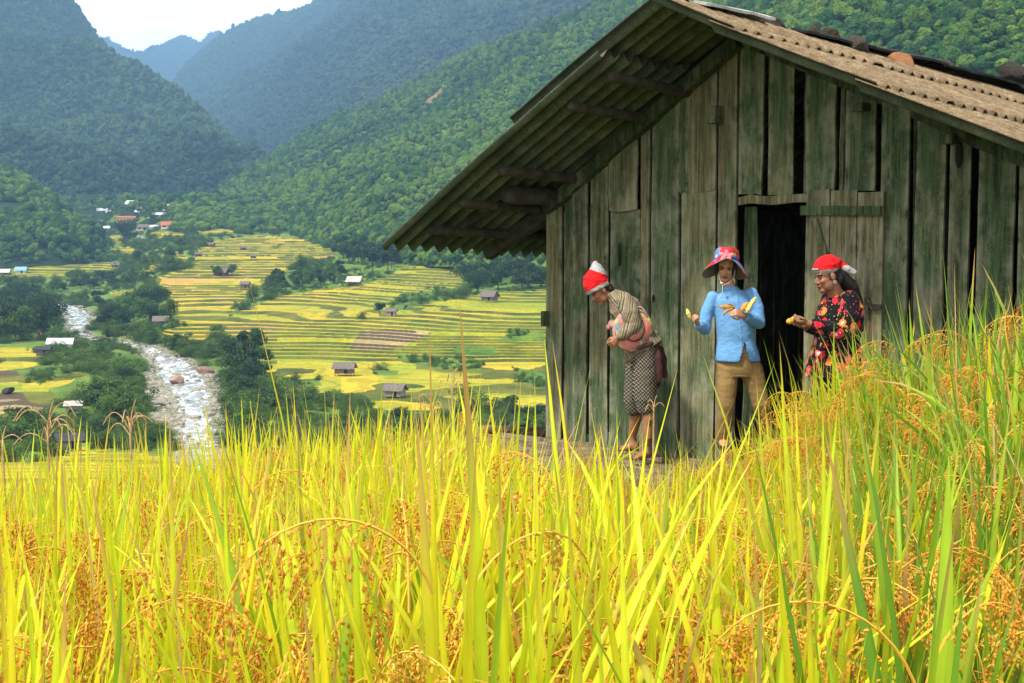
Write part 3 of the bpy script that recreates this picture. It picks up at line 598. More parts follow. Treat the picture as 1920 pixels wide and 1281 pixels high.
scatter('undergrowth', pts, SH, scl=np.stack([s * 1.3, s * 1.3, s], -1), rot=np.stack([rng.normal(0, .1, nS), rng.normal(0, .1, nS), rng.random(nS) * 6.28], -1), label='low green shrubs and undergrowth between the fields', cat='undergrowth')
# --- the wood that closes the valley floor behind the village
k_ = np.nonzero(((GY < 397) & (GX > -150) & (GX < 560)) | ((GX > 330) & (GX < 640) & (GY < 436) & (GY > 397 ) & (GCLS == 0)) | ((GX > 620) & (GX < 1120) & (GY < 470) & (GY > 430) & (GCLS == 0)))
n_ = 5200; k = rng.choice(len(k_[0]), n_); p_ = W[k_[0][k], k_[1][k]] + rng.normal(0, 2.5, (n_, 3)) * np.array([1, 2.5, 0]); s_n = 5.2 * np.clip(np.exp(rng.normal(0, .35, n_)), .4, 2) * np.clip(p_[:, 1] / 1100, .55, 1.1)
p_[:, 2] += s_n * .3
scatter('valley_wood', p_, B3, scl=np.stack([s_n, s_n, s_n * 1.15], -1) * .5, rot=np.stack([rng.normal(0, .1, n_), rng.normal(0, .1, n_), rng.random(n_) * 6.28], -1), label='green wood at the back of the valley floor behind the village', cat='forest')
# ================================================================ HUTS AND HOUSES OF THE VALLEY
M_THATCH = simple('weathered_roof', (.155, .125, .105), .95, .45, 3.0, .5); M_PALE = simple('pale_roof', (.46, .42, .36), .9, .3, 2.0, .3)
M_DARKROOF = simple('dark_roof', (.045, .045, .05), .9, .4, 3, .3); M_HUTWOOD = simple('hut_boards', (.145, .115, .085), .9, .5, 4, .3); M_GREYWOOD = simple('grey_boards', (.26, .225, .18), .9, .4, 4, .3)
M_OPEN = simple('dark_opening', (.010, .009, .008), .9, .2, 3)
M_WHITE = simple('white_sheet', (.60, .60, .59), .6, .06, 1); M_TIN = simple('grey_sheet', (.52, .54, .56), .6, .15, 1); M_REDTILE = simple('red_tiles', (.42, .12, .07), .8, .2, 2); M_OCHRE = simple('ochre_wall', (.72, .42, .10), .8, .1, 1)
M_BLUE = simple('blue_sheet', (.20, .38, .52), .6, .15, 1); M_GLASS = simple('window_glass', (.04, .05, .06), .2, .2, 2); M_CREAM = simple('cream_wall', (.60, .55, .46), .85, .1, 1)
def gable_roof(b, w, d, z, rise, over, th=.12):
    for s in (-1, 1):
        a = math.atan2(rise, d / 2); L = math.hypot(rise, d / 2) + over
        n = 6; R = np.array([[1, 0, 0], [0, math.cos(-s * a), -math.sin(-s * a)], [0, math.sin(-s * a), math.cos(-s * a)]])
        for i in range(n):                        # sheets slightly out of line
            ww = (w + 2 * over) / n; c = np.array([-w / 2 - over + ww * (i + .5), 0, 0])
            b.box(c + R @ np.array([0, s * L / 2, 0]) + np.array([0, 0, z + rise + rng.normal(0, .02)]), (ww * .985, L * rng.uniform(.97, 1.03), th), R)
def field_hut(x, y, wpx, label, group, yaw, roof=M_THATCH, wall=M_HUTWOOD, stilts=.5, dk=.75, hk=.42, rk=.30, name='field_hut', windows=0, over=.16, cat='hut', door=True):
    p = ground_at(x, y); w = wpx / F * p.y / (1 + 2 * over * .8); d = w * dk; h = w * hk; rise = w * rk; st = stilts
    r = empty(name, (p.x, p.y, p.z - .1), yaw); tag(r, label, cat, group)
    b = MB()
    for sx, cx, sy, cy_ in ((w, 0, .1, -d / 2), (w, 0, .1, d / 2), (.1, -w / 2 + .05, d - .2, 0), (.1, w / 2 - .05, d - .2, 0)): b.box((cx, cy_, st + h / 2), (sx, sy, h))
    for s in (-1, 1):                               # gable boards
        V = np.array([[s * (w / 2 - .05), -d / 2, st + h], [s * (w / 2 - .05), d / 2, st + h], [s * (w / 2 - .05), 0, st + h + rise], [s * (w / 2 - .12), -d / 2, st + h], [s * (w / 2 - .12), d / 2, st + h], [s * (w / 2 - .12), 0, st + h + rise]]); b.add(V, [np.array([[0, 1, 2], [5, 4, 3]])])
    b.box((0, 0, st + .03), (w - .25, d - .25, .1)); b.obj('wall', wall, r)
    b = MB(); gable_roof(b, w, d, st + h, rise, over * w); b.obj('roof', roof, r)
    if stilts > .05:
        for sx in (-1, 1):
            for sy in (-1, 1): MB().tube([(sx * (w / 2 - .1), sy * (d / 2 - .1), -.7), (sx * (w / 2 - .1), sy * (d / 2 - .1), st + .05)], .09, 6).obj('post', wall, r)
    if door: MB().box((w * .16, -d / 2 - .06, st + h * .42), (w * .2, .03, h * .78)).obj('door', M_OPEN, r)
    for i in range(windows):
        q = MB().box((-w / 2 + w * (i + .5) / windows, -d / 2 - .06, st + h * .55), (w / windows * .5, .03, h * .35)).obj('window', M_GLASS, r)
    return r
g = 'wooden field huts in the terraces'
field_hut(646, 703, 41, 'grey-brown stilt hut in the yellow terraces, nearer the river', g, -.12, hk=.36, rk=.26, stilts=.7)
field_hut(742, 741, 40, 'shabby brown hut lowest in the terraces just above the rice tips', g, -.35, wall=M_GREYWOOD, hk=.42, rk=.30, stilts=.4)
field_hut(733, 593, 22, 'small grey hut beside the lone tree in the terraces', g, -.1, wall=M_GREYWOOD, hk=.55, rk=.28)
field_hut(666, 535, 28, 'open hut with a pale roof under the dark grove', g, -.25, roof=M_PALE, hk=.35, rk=.35, stilts=.9, over=.22)
field_hut(917, 567, 31, 'dark wooden hut high in the terraces near the hut wall', g, -.5, hk=.40, rk=.36, stilts=.8)
field_hut(303, 609, 30, 'brown-roofed hut among the trees by the middle fields', g, .1, hk=.35, rk=.3)
field_hut(82, 670, 28, 'dark hut in front of the long white-roofed building', g, .1, wall=M_HUTWOOD, roof=M_DARKROOF, hk=.6, rk=.2)
field_hut(115, 652, 50, 'long white-roofed building beside the left yellow field', None, .05, roof=M_WHITE, wall=M_CREAM, hk=.16, rk=.20, stilts=0, dk=.5, name='farm_building', cat='building', over=.05)
field_hut(139, 772, 34, 'weathered grey-roofed hut standing by the big dark boulder', g, .15, hk=.30, rk=.22, wall=M_GREYWOOD, roof=M_PALE)
field_hut(131, 843, 52, 'dark-roofed wooden hut lowest on the left beside the yellow field', g, .35, roof=M_DARKROOF, wall=M_GREYWOOD, hk=.45, rk=.24, stilts=.5)
field_hut(415, 515, 28, 'long brown farmhouse between two round trees', g, -.2, hk=.35, rk=.3, stilts=.2)
field_hut(459, 542, 18, 'small dark hut at the edge of the sloping copse', g, -.2, hk=.6)
field_hut(373, 481, 14, 'tiny brown hut below the bright upper terraces', g, .3); field_hut(397, 461, 12, 'tiny hut highest in the yellow fields right of the village', g, -.3); field_hut(475, 485, 13, 'tiny dark hut at the foot of the steep upper terraces', g, .2); field_hut(456, 467, 13, 'tiny grey hut above the steep upper terraces', g, .1)
field_hut(217, 501, 16, 'small brown hut at the right end of the left yellow field', g, .2)
field_hut(40, 511, 22, 'blue-roofed shed at the left end of the yellow field', None, .05, roof=M_BLUE, wall=M_CREAM, stilts=0, name='shed', cat='shed'); field_hut(10, 514, 20, 'grey-roofed shed left of the blue-roofed one', None, .05, roof=M_TIN, wall=M_HUTWOOD, stilts=0, name='shed', cat='shed')
g = 'village houses'
field_hut(237, 421, 36, 'ochre yellow school building with rows of windows in the village', g, .05, roof=M_REDTILE, wall=M_OCHRE, stilts=0, dk=.4, hk=.36, rk=.08, name='school_building', windows=6, over=.03, cat='school', door=False)
for x, y, w, rf, wl, lb in ((192, 400, 20, M_TIN, M_CREAM, 'grey-roofed house at the left end of the village'), (207, 402, 16, M_WHITE, M_CREAM, 'white-roofed house left above the yellow school'), (252, 391, 32, M_TIN, M_HUTWOOD, 'long grey-roofed house highest behind the yellow school'), (272, 395, 18, M_THATCH, M_CREAM, 'brown-roofed house in the upper middle of the village'), (262, 401, 18, M_WHITE, M_CREAM, 'white-roofed house directly above the school'), (302, 408, 20, M_WHITE, M_CREAM, 'white-roofed house in the right half of the village'), (324, 391, 18, M_TIN, M_CREAM, 'grey-roofed house at the top right of the village'), (342, 392, 20, M_TIN, M_HUTWOOD, 'broad grey house furthest right in the village'), (338, 402, 16, M_THATCH, M_HUTWOOD, 'brown-roofed house at the right edge of the village'), (312, 398, 12, M_WHITE, M_CREAM, 'tiny white house right of the village centre'),
                        (198, 433, 18, M_WHITE, M_CREAM, 'white-roofed house lowest on the left of the village'), (212, 436, 14, M_THATCH, M_HUTWOOD, 'brown house beside the lowest white-roofed one'), (268, 432, 26, M_THATCH, M_CREAM, 'long brown-roofed house below the school'), (290, 430, 18, M_TIN, M_CREAM, 'grey-roofed house left of the red-roofed one'), (318, 429, 30, M_REDTILE, M_CREAM, 'long red-roofed house on the right below the school')):
    field_hut(x, y, w * .98, lb, g, rng.normal(0, .12), roof=rf, wall=wl, stilts=0, dk=.6, hk=.30, rk=.22, name='village_house', windows=2, over=.07, cat='house')
v, f = rock(77); DB = mesh_np('dark_boulder_shape', v, [f], [M_DARKSTONE])
boulder('boulder', 142, 790, 42, DB, 'big dark boulder in front of the weathered grey-roofed hut', None, lift=.8, hk=.75); boulder('boulder', 160, 800, 24, DB, 'dark boulder at the right foot of the big dark one', None, lift=.7); boulder('boulder', 16, 738, 24, DB, 'dark boulder in the stubble field at the left edge', None, lift=.7); boulder('boulder', 178, 812, 22, DB, 'dark boulder among the bushes between the dark-roofed hut and the river', None, lift=.7)
# ================================================================ THE WOODEN HUT
UU = np.array([math.cos(math.pi / 4), -math.sin(math.pi / 4), 0]); VVv = np.array([math.sin(math.pi / 4), math.cos(math.pi / 4), 0]); ZZ = np.array([0, 0, 1.0])
HO = np.array([1.91, 11.06, 0.0])
def H(u, v, z): return HO + np.multiply.outer(np.asarray(u, float), UU) + np.multiply.outer(np.asarray(v, float), VVv) + np.multiply.outer(np.asarray(z, float), ZZ)
def wall_uz(x, y, v=0.0):
    """photo pixel -> position on the gable wall"""
    d = P(x, y, 1.0); q = HO + VVv * v; s = (q @ VVv) / (d @ VVv); p = d * s - HO; return float(p @ UU), float(p[2])
SL, SR, ZR = .563, .425, 1.745
UL, UR, VB = -2.21, 2.75, 6.2
GZ = -1.84
hut = empty('wooden_hut', H(UL, 0, GZ), 0.0); tag(hut, 'weathered wooden hut with mossy plank walls and a corrugated roof above the rice', 'hut')
hinv = Vector(-np.array(hut.location))
def hp(o, parent=None):
    """a part of the hut: mesh is in world coordinates, so shift it under the hut"""
    if parent is None: o.parent = hut; o.matrix_parent_inverse = Matrix.Translation(hinv)
    else: o.parent = parent; o.matrix_parent_inverse = Matrix.Identity(4)
    return o
def sag(v): return .042 * (np.asarray(v, float) + 1.25)       # the old roof sinks towards the back
def roofz(u, v=0.0): return ZR - (SL * -u if u < 0 else SR * u) - float(sag(v))
t = NT('mossy_planks'); c = t.coord('Object'); cv = t.attr('Col')
sep = t.n('SeparateColor', ins={0: cv}, out=None)
st = t.n('Mapping', ins={'Vector': c, 'Scale': (1, 1, .07)}); stn = t.noise(st, 26, 6, .7); stf = t.noise(t.n('Mapping', ins={'Vector': c, 'Scale': (1, 1, .03)}), 95, 4, .7)
big = t.noise(c, 2.1, 4, .6); med = t.noise(t.n('Mapping', ins={'Vector': c, 'Scale': (1, 1, .45)}), 5.5, 5, .65)
moss = t.ramp(t.math('ADD', t.math('MULTIPLY', big, .95), t.math('MULTIPLY', sep.outputs[0], .42)), [(.50, 0), (.74, 1)])
wood = t.ramp(stn, [(.25, (.042, .036, .016)), (.48, (.160, .142, .072)), (.75, (.35, .31, .18))])
green = t.ramp(stn, [(.25, (.015, .028, .014)), (.5, (.072, .112, .050)), (.78, (.18, .225, .115))])
cc = t.mix(moss, wood, green)
cc = t.mix(t.ramp(stf, [(.33, .85), (.46, 0)]), cc, (.012, .012, .009))
cc = t.mix(t.ramp(med, [(.52, 0), (.70, .65)]), cc, (.33, .31, .22))
cc = t.mix(t.ramp(t.noise(t.n('Mapping', ins={'Vector': c, 'Scale': (1, 1, .12)}), 8, 4, .6), [(.30, .7), (.44, 0)]), cc, (.020, .026, .017))
cc = t.mix(t.ramp(t.noise(c, 60, 3, .6), [(.60, 0), (.72, .5)]), cc, (.34, .30, .20))
cc = t.mix(t.ramp(t.noise(c, 2.8, 3, .6, 0, 0), [(.64, 0), (.74, .40)]), cc, (.30, .14, .05))
cc = t.mix(1.0, cc, t.ramp(sep.outputs[1], [(0, .50), (1, 1.2)]), 'MULTIPLY')
worn = t.math('MULTIPLY', sep.outputs[2], t.ramp(t.noise(c, 7, 4, .6), [(.38, 0), (.62, .75)])); cc = t.mix(worn, cc, (.36, .34, .24))
hgt = t.math('ADD', t.math('MULTIPLY', stn, .6), t.math('MULTIPLY', stf, .5))
M_PLANK = t.done(t.bsdf(cc, .92, t.bump(hgt, .75, .012), .15))
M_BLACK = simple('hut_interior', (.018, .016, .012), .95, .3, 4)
def plank_prim(u0, u1, z0, z1, v0, th, seed, wob=.012, skew=0.0):
    """one hand hewn board: uneven edges, slightly warped face; z1 may follow the roof"""
    g = np.random.default_rng(seed); nz, nu = 26, 6; zt = z1 if callable(z1) else (lambda u: z1)
    s = np.linspace(0, 1, nz); q = np.linspace(0, 1, nu)
    e0 = u0 + wob * fbm(np.stack([s * 3.1 + seed, s * 0], -1), 4, seed); e1 = u1 + wob * fbm(np.stack([s * 3.1 + seed + 50, s * 0], -1), 4, seed + 1)
    u = e0[:, None] + (e1 - e0)[:, None] * q; u = u + skew * (s[:, None] - .5)
    top = np.array([zt(a) for a in u[-1]])[None]; bot = z0 + .02 * fbm(np.stack([q * 4 + seed, q * 0], -1), 2, seed + 2)[None]
    z = bot + (top - bot) * s[:, None]
    warp = .010 * fbm(np.stack([u * 2.5 + seed, z * .9], -1), 3, seed + 3) + (g.uniform(-.008, .008)) * (q[None] - .5) * 2
    edge = .006 * (np.abs(q - .5) * 2) ** 4
    Fr = H(u, v0 - th + warp + edge[None], z).reshape(-1, 3); Bk = H(u, np.full(u.shape, v0), z).reshape(-1, 3)
    F1 = grid_faces(nz, nu); n = nz * nu; per = [(i, i + 1) for i in range(nu - 1)] + [(i * nu + nu - 1, (i + 1) * nu + nu - 1) for i in range(nz - 1)] + [((nz - 1) * nu + i + 1, (nz - 1) * nu + i) for i in range(nu - 1)] + [((i + 1) * nu, i * nu) for i in range(nz - 1)]
    F2 = np.array([[b, a, a + n, b + n] for a, b in per]); col = np.array([g.uniform(0, 1), g.uniform(.25, 1), 0])
    cl_ = np.tile(col, (2 * n, 1)); cl_[:n, 2] = np.tile((np.abs(q - .5) * 2) ** 3, nz); return np.vstack([Fr, Bk]), np.vstack([F1, F1[:, ::-1] + n, F2]), cl_, col
wb = MB(); kk = [0]
def plank(x0, x1, yb=None, yt=None, v0=0.0, th=.032, yref=500, g=None, tone=None, wob=.010, skew=0.0):
    kk[0] += 1
    u0 = wall_uz(x0, yref)[0] + .008; u1 = wall_uz(x1, yref)[0] - .008; um = (x0 + x1) / 2
    z0 = GZ + .02 + rng.uniform(-.02, .02) if yb is None else wall_uz(um, yb)[1]
    z1 = (lambda a: roofz(a) - .06) if yt is None else wall_uz(um, yt)[1]
    V, Fq, cl, c0 = plank_prim(u0, u1, z0, z1, v0 + rng.uniform(-.008, .008), th, kk[0] * 3 + 1, wob, skew)
    if g is not None: cl = cl.copy(); cl[:, 0] = g
    if tone is not None: cl[:, 1] = tone
    wb.add(V, Fq, cl)
plank(1028, 1057, g=.2, tone=.8); plank(1059, 1080, v0=.012, g=.45, tone=.65); plank(1081, 1107, v0=-.015, g=.55, tone=.5, wob=.016); plank(1109, 1144, g=.45, tone=.6, wob=.016)
plank(1146, 1200, yb=396, v0=-.02, g=.35, tone=.8); plank(1145, 1203, yt=394, v0=.02, g=.95, tone=.45); plank(1203, 1222, g=.1, tone=.9, v0=.0); plank(1224, 1279, v0=-.012, g=.75, tone=.75)
plank(1277, 1294, yb=361, v0=-.02, g=.8, tone=.7); plank(1281, 1345, v0=.0, g=.25, tone=.95); plank(1346, 1384, v0=-.004, g=.35, tone=.75)
plank(1297, 1344, yb=359, v0=-.006, g=.3, tone=.7)
plank(1390, 1436, yb=366, v0=-.01, yref=240, g=.55, tone=.85, skew=.01); plank(1437, 1446, yb=370, v0=.03, yref=300, g=.5, tone=.4); plank(1446, 1493, yb=366, v0=-.012, yref=240, g=.55, tone=.9)
plank(1505, 1513, yb=366, v0=.03, yref=250, g=.9, tone=.3); plank(1515, 1573, yb=360, v0=-.006, yref=240, g=.75, tone=.7); plank(1575, 1585, yb=360, v0=.012, yref=250, g=.4, tone=.8); plank(1588, 1647, yb=357, v0=0, yref=240, g=.85, tone=.65)
plank(1654, 1709, v0=-.01, yref=400, g=.8, tone=.7); plank(1710, 1717, v0=.03, yref=400, g=.9, tone=.3); plank(1717, 1775, yref=400, g=.7, tone=.7); plank(1780, 1821, v0=.01, yref=400, g=.6, tone=.55); plank(1834, 1906, yref=430, v0=-.012, g=.75, tone=.6, wob=.02); plank(1910, 1965, yref=430, g=.6, tone=.6); plank(1968, 2010, yref=430, g=.6, tone=.6)
hp(wb.obj('plank_wall', M_PLANK))
# small marks on the boards: pegs, the peg hole and notches
for nm, x, y, w, h, v, col in (('wall_peg', 1354, 217, .095, .14, -.10, .35), ('wall_peg', 1033, 597, .04, .14, -.055, .5), ('wall_peg', 1625, 203, .10, .06, -.09, .9), ('wall_peg', 1790, 262, .10, .07, -.07, .6)):
    u, z = wall_uz(x, y); b = MB(); b.box((0, 0, 0), (w, .12, h), col=(col, .6, 0)); V, Fs, C = b.data(); R = np.stack([UU, VVv, ZZ], 1); hp(obj(nm, V @ R.T + H(u, v, z), Fs, M_PLANK, col=C))
for x, y, w, h in ((1233, 559, .035, .06), (1392, 296, 0, 0), (1802, 290, .028, .10), (1166, 478, .018, .11)):
    if w:
        u, z = wall_uz(x, y); b = MB(); b.ell((0, 0, 0), (w, .012, h), n=10); V, Fs, C = b.data(); hp(obj('knot_hole', V @ np.stack([UU, VVv, ZZ], 1).T + H(u, -.034, z), Fs, M_BLACK, smooth=True))
# corner post, door jambs, lintel
def beam(name, p0, p1, w, h, mat=M_PLANK, col=(.5, .6, 0), parent=None, rnd=False):
    p0, p1 = np.asarray(p0), np.asarray(p1); n = 8; b = MB()
    pts = p0 + (p1 - p0) * np.linspace(0, 1, n)[:, None]; pts[1:-1] += rng.normal(0, .006, (n - 2, 3))
    if rnd: b.tube(pts, w / 2 * (1 + .12 * rng.normal(size=n)), 9, col=col)
    else:
        Bm = basis(p1 - p0); V = []
        for p in pts:
            k = 1 + .05 * rng.normal()
            V += [p + Bm[:, 1] * a * w / 2 * k + Bm[:, 2] * c_ * h / 2 * k for a, c_ in ((-1, -1), (1, -1), (1, 1), (-1, 1))]
        F4 = [[i * 4 + k, i * 4 + (k + 1) % 4, i * 4 + 4 + (k + 1) % 4, i * 4 + 4 + k] for i in range(n - 1) for k in range(4)] + [[3, 2, 1, 0], [n * 4 - 4, n * 4 - 3, n * 4 - 2, n * 4 - 1]]
        b.add(V, np.array(F4), col)
    return hp(b.obj(name, mat, smooth=rnd), parent)
uj0, zj = wall_uz(1388, 600); uj1, _ = wall_uz(1406, 600); ul1, zl = wall_uz(1518, 378)
beam('door_jamb', H((uj0 + uj1) / 2 + .01, .05, GZ), H((uj0 + uj1) / 2 + .01, .05, wall_uz(1396, 388)[1]), uj1 - uj0, .08, col=(.9, .25, 0))
beam('lintel', H(uj0, -.02, wall_uz(1390, 378)[1]), H(ul1 + .1, -.02, wall_uz(1515, 372)[1]), .05, .065, col=(.05, .8, 0))
# door leaf folded back against the wall
M_DOOR = M_PLANK; ud0, _ = wall_uz(1509, 500, -.07); ud1, _ = wall_uz(1656, 500, -.07); zd = wall_uz(1580, 358, -.07)[1]; zb = -1.60
db = MB(); n = 3; wv = (ud1 - ud0) / n
for i in range(n):
    V, Fq, cl, c0 = plank_prim(ud0 + wv * i + .004, ud0 + wv * (i + 1) - .004, zb, zd + rng.uniform(-.02, .02), -.055, .028, 900 + i, .005); cl[:, 0] = .05; cl[:, 1] = .75; db.add(V, Fq, cl)
door = hp(db.obj('door', M_PLANK)); door['label'] = 'brown plank door folded open against the wall'
def dbox(name, u0, u1, z0, z1, v, th, col, tilt=0.0):
    b = MB(); R = np.stack([UU, VVv, ZZ], 1); cs, sn = math.cos(tilt), math.sin(tilt); R2 = R @ np.array([[cs, 0, -sn], [0, 1, 0], [sn, 0, cs]])
    b.box((0, 0, 0), (u1 - u0, th, z1 - z0), col=col); V, Fs, C = b.data(); return hp(obj(name, V @ R2.T + H((u0 + u1) / 2, v, (z0 + z1) / 2), Fs, M_PLANK, col=C), door)
dbox('door_rail', ud0 - .02, ud1 - .01, wall_uz(1580, 404, -.1)[1], wall_uz(1580, 386, -.1)[1], -.10, .03, (.95, .6, 0), -.02)
dbox('door_rail', ud0 + .02, ud1 - .03, -1.25, -1.16, -.10, .03, (.6, .6, 0))
ua, za = wall_uz(1526, 412, -.1); ub, zb2 = wall_uz(1560, 520, -.1); L = math.hypot(ub - ua, zb2 - za)
dbox('door_brace', (ua + ub) / 2 - .03, (ua + ub) / 2 + .03, (za + zb2) / 2 - L / 2, (za + zb2) / 2 + L / 2, -.098, .024, (.3, .6, 0), math.atan2(ub - ua, -(zb2 - za)))
M_IRON = simple('rusty_iron', (.05, .038, .03), .7, .4, 20); ux, zx = wall_uz(1638, 575, -.1)
b = MB(); R = np.stack([UU, VVv, ZZ], 1); b.box((0, 0, 0), (.13, .02, .035)); b.box((-.045, -.015, 0), (.03, .03, .06)); b.tube([(-.045, -.03, .02), (-.045, -.045, .06), (-.02, -.045, .075), (0, -.03, .03)], .007, 6)
V, Fs, C = b.data(); hp(obj('latch', V @ R.T + H(ux, -.10, zx), Fs, M_IRON), door)
# other walls, floor and beams inside
def wall_boards(name, uv0, uv1, z0, zt, nb, out, mat=None):
    b = MB(); a, c_ = np.array(uv0, float), np.array(uv1, float)
    for i in range(nb):
        p, q = a + (c_ - a) * (i + .03) / nb, a + (c_ - a) * (i + .97) / nb; m = (p + q) / 2; d = (q - p); d3 = UU * d[0] + VVv * d[1]; nn = np.cross(d3, ZZ); nn /= np.linalg.norm(nn); zt_ = zt((m[0], m[1])) - .03
        Rm = np.stack([d3 / np.linalg.norm(d3), nn, ZZ], 1); b.box(H(m[0], m[1], (z0 + zt_) / 2), (np.linalg.norm(d), .03, zt_ - z0), Rm, col=(rng.random(), rng.uniform(.3, 1), 0))
    hp(b.obj(name, mat or M_PLANK))
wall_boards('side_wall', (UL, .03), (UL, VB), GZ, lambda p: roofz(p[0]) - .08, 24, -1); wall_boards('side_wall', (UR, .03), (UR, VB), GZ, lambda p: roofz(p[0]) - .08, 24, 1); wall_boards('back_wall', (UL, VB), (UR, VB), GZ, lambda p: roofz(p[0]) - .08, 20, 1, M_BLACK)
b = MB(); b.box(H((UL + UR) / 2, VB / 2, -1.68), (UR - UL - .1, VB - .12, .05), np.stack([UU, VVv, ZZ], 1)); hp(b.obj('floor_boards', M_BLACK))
M_POLE = simple('dark_pole', (.050, .046, .028), .9, .45, 12, .4)  # dark brown for the roof poles, outer rafters and wall plate
# roof poles under the sheets
for (px_, u, dz, r) in ((1100, -.60, -.10, .10), (1040, -.98, -.10, .095), (905, -1.82, -.10, .105), (830, -2.30, -.10, .095), (780, -2.72, -.09, .10), (0, .55, -.10, .10), (0, 1.25, -.1, .10), (0, 1.95, -.1, .1), (0, 2.6, -.1, .1)):
    z = roofz(u) + dz; bnd = rng.uniform(-.03, .02); n = 7; vs_ = np.linspace(-1.05 + rng.uniform(-.05, .08) if u < 0 else -.12 - .06 * rng.random(), VB - .1, n)
    pts = H(np.full(n, u) + rng.normal(0, .012, n), vs_, np.full(n, z + float(sag(0.0))) - sag(vs_) + rng.normal(0, .008, n)); bb = MB().tube(pts, r / 2 * np.linspace(.85, 1.1, n), 9, col=(.75, .12, 0)); hp(bb.obj('roof_pole', M_POLE, smooth=True))
beam('rafter', H(-1.75, .1, roofz(-1.75) - .14), H(-3.02, -.02, roofz(-3.02) - .10), .10, .13, M_POLE)
beam('rafter', H(-2.32, -.40, .43), H(-3.0, -.75, .02), .09, .12, M_POLE)
beam('wall_plate', H(-2.12, -.62, .42), H(-2.12, VB, .42), .14, .17, M_POLE, rnd=True)
beam('rafter', H(-.05, -.1, ZR - .14), H(-2.2, -.06, roofz(-2.2) - .15), .09, .11, col=(.8, .2, 0)); beam('rafter', H(.05, -.02, ZR - .16), H(2.7, -.02, roofz(2.7) - .16), .06, .09, col=(.8, .2, 0))
# corrugated roofing sheets
def m_roof(name, stops, sc, bumpy, lich=None, groove=None):
    t = NT(name); c = t.coord('Object'); nz = t.noise(c, sc, 7, .72); gr = t.noise(c, 85, 4, .7); lo = t.noise(c, 1.4, 4)
    cc = t.mix(1.0, t.ramp(nz, stops), t.ramp(lo, [(.3, .78), (.7, 1.15)]), 'MULTIPLY')
    cc = t.mix(t.ramp(gr, [(.40, .65), (.52, 0)]), cc, stops[0][1])
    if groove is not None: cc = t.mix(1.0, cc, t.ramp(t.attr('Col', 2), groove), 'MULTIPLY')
    if lich: cc = t.mix(t.ramp(t.noise(c, 9, 5, .7), [(.60, 0), (.68, .7)]), cc, lich)
    return t.done(t.bsdf(cc, .95, t.bump(gr, bumpy, .012), .1))
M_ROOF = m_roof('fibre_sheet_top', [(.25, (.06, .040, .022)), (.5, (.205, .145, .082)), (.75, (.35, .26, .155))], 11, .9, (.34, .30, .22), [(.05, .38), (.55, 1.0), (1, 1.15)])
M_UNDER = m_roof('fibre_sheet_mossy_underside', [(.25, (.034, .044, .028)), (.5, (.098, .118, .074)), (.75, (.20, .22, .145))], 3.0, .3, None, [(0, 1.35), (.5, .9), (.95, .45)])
def sheets(name, s0, s1, sign, v0, v1, lift0, lift1, ph=0.0, bow=0.0, jit=.015, wid=6):
    """a course of corrugated sheets from s0 down to s1 along the slope"""
    PT = .165; per = 10; nv = int((v1 - v0) / PT * per) + 1; v = v0 + np.arange(nv) * PT / per; ns = 16; s = np.linspace(0, 1, ns)
    sh = np.floor((v - v0) / (PT * wid)).astype(int); g = np.random.default_rng(int(abs(s0) * 977) + 5); e = g.normal(0, jit, sh.max() + 2); e2 = g.normal(0, jit * 1.5, sh.max() + 2); lf = g.uniform(0, .018, sh.max() + 2)
    a0 = s0 + e2[sh]; a1 = s1 + e[sh]; U_ = a0[None] + (a1 - a0)[None] * s[:, None]
    sl = SL if sign < 0 else SR; cs = 1 / math.hypot(1, sl)
    z = ZR - sl * U_ + (lift0 + (lift1 - lift0) * s[:, None]) + bow * np.sin(s[:, None] * math.pi) + .036 * np.cos((v[None] - v0) / PT * 2 * math.pi + ph) + lf[sh][None] * s[:, None]
    z = z - sag(v)[None] + .012 * fbm(np.stack([U_ * 1.2, np.repeat(v[None], ns, 0) * .8], -1), 2, 17)
    A = H(sign * U_, np.repeat(v[None], ns, 0), z).reshape(-1, 3); n = len(A); nrm = UU * sign * sl * cs + ZZ * cs; Bt = A - nrm * .009
    F1 = grid_faces(ns, nv); rim = [(i, i + 1) for i in range(nv - 1)] + [(i * nv + nv - 1, (i + 1) * nv + nv - 1) for i in range(ns - 1)] + [((ns - 1) * nv + i + 1, (ns - 1) * nv + i) for i in range(nv - 1)] + [((i + 1) * nv, i * nv) for i in range(ns - 1)]
    F2 = np.array([[b, a, a + n, b + n] for a, b in rim]); mi = np.concatenate([np.zeros(len(F1)), np.ones(len(F1)), np.full(len(F2), 0 if sign > 0 else 1)])
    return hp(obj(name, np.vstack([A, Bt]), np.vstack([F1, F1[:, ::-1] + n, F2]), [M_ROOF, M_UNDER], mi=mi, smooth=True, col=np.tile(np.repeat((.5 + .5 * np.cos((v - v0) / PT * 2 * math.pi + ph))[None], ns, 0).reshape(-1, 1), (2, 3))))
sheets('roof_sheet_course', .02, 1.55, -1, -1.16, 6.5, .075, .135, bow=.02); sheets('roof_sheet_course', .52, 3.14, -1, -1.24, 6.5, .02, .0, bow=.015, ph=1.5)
sheets('roof_sheet_course', -.03, .72, 1, -1.24, 6.6, .065, .050); sheets('roof_sheet_course', .55, 1.88, 1, -1.24, 6.6, .025, .040, ph=.0); sheets('roof_sheet_course', 1.72, 3.02, 1, -1.24, 6.6, .010, .020, ph=.0)
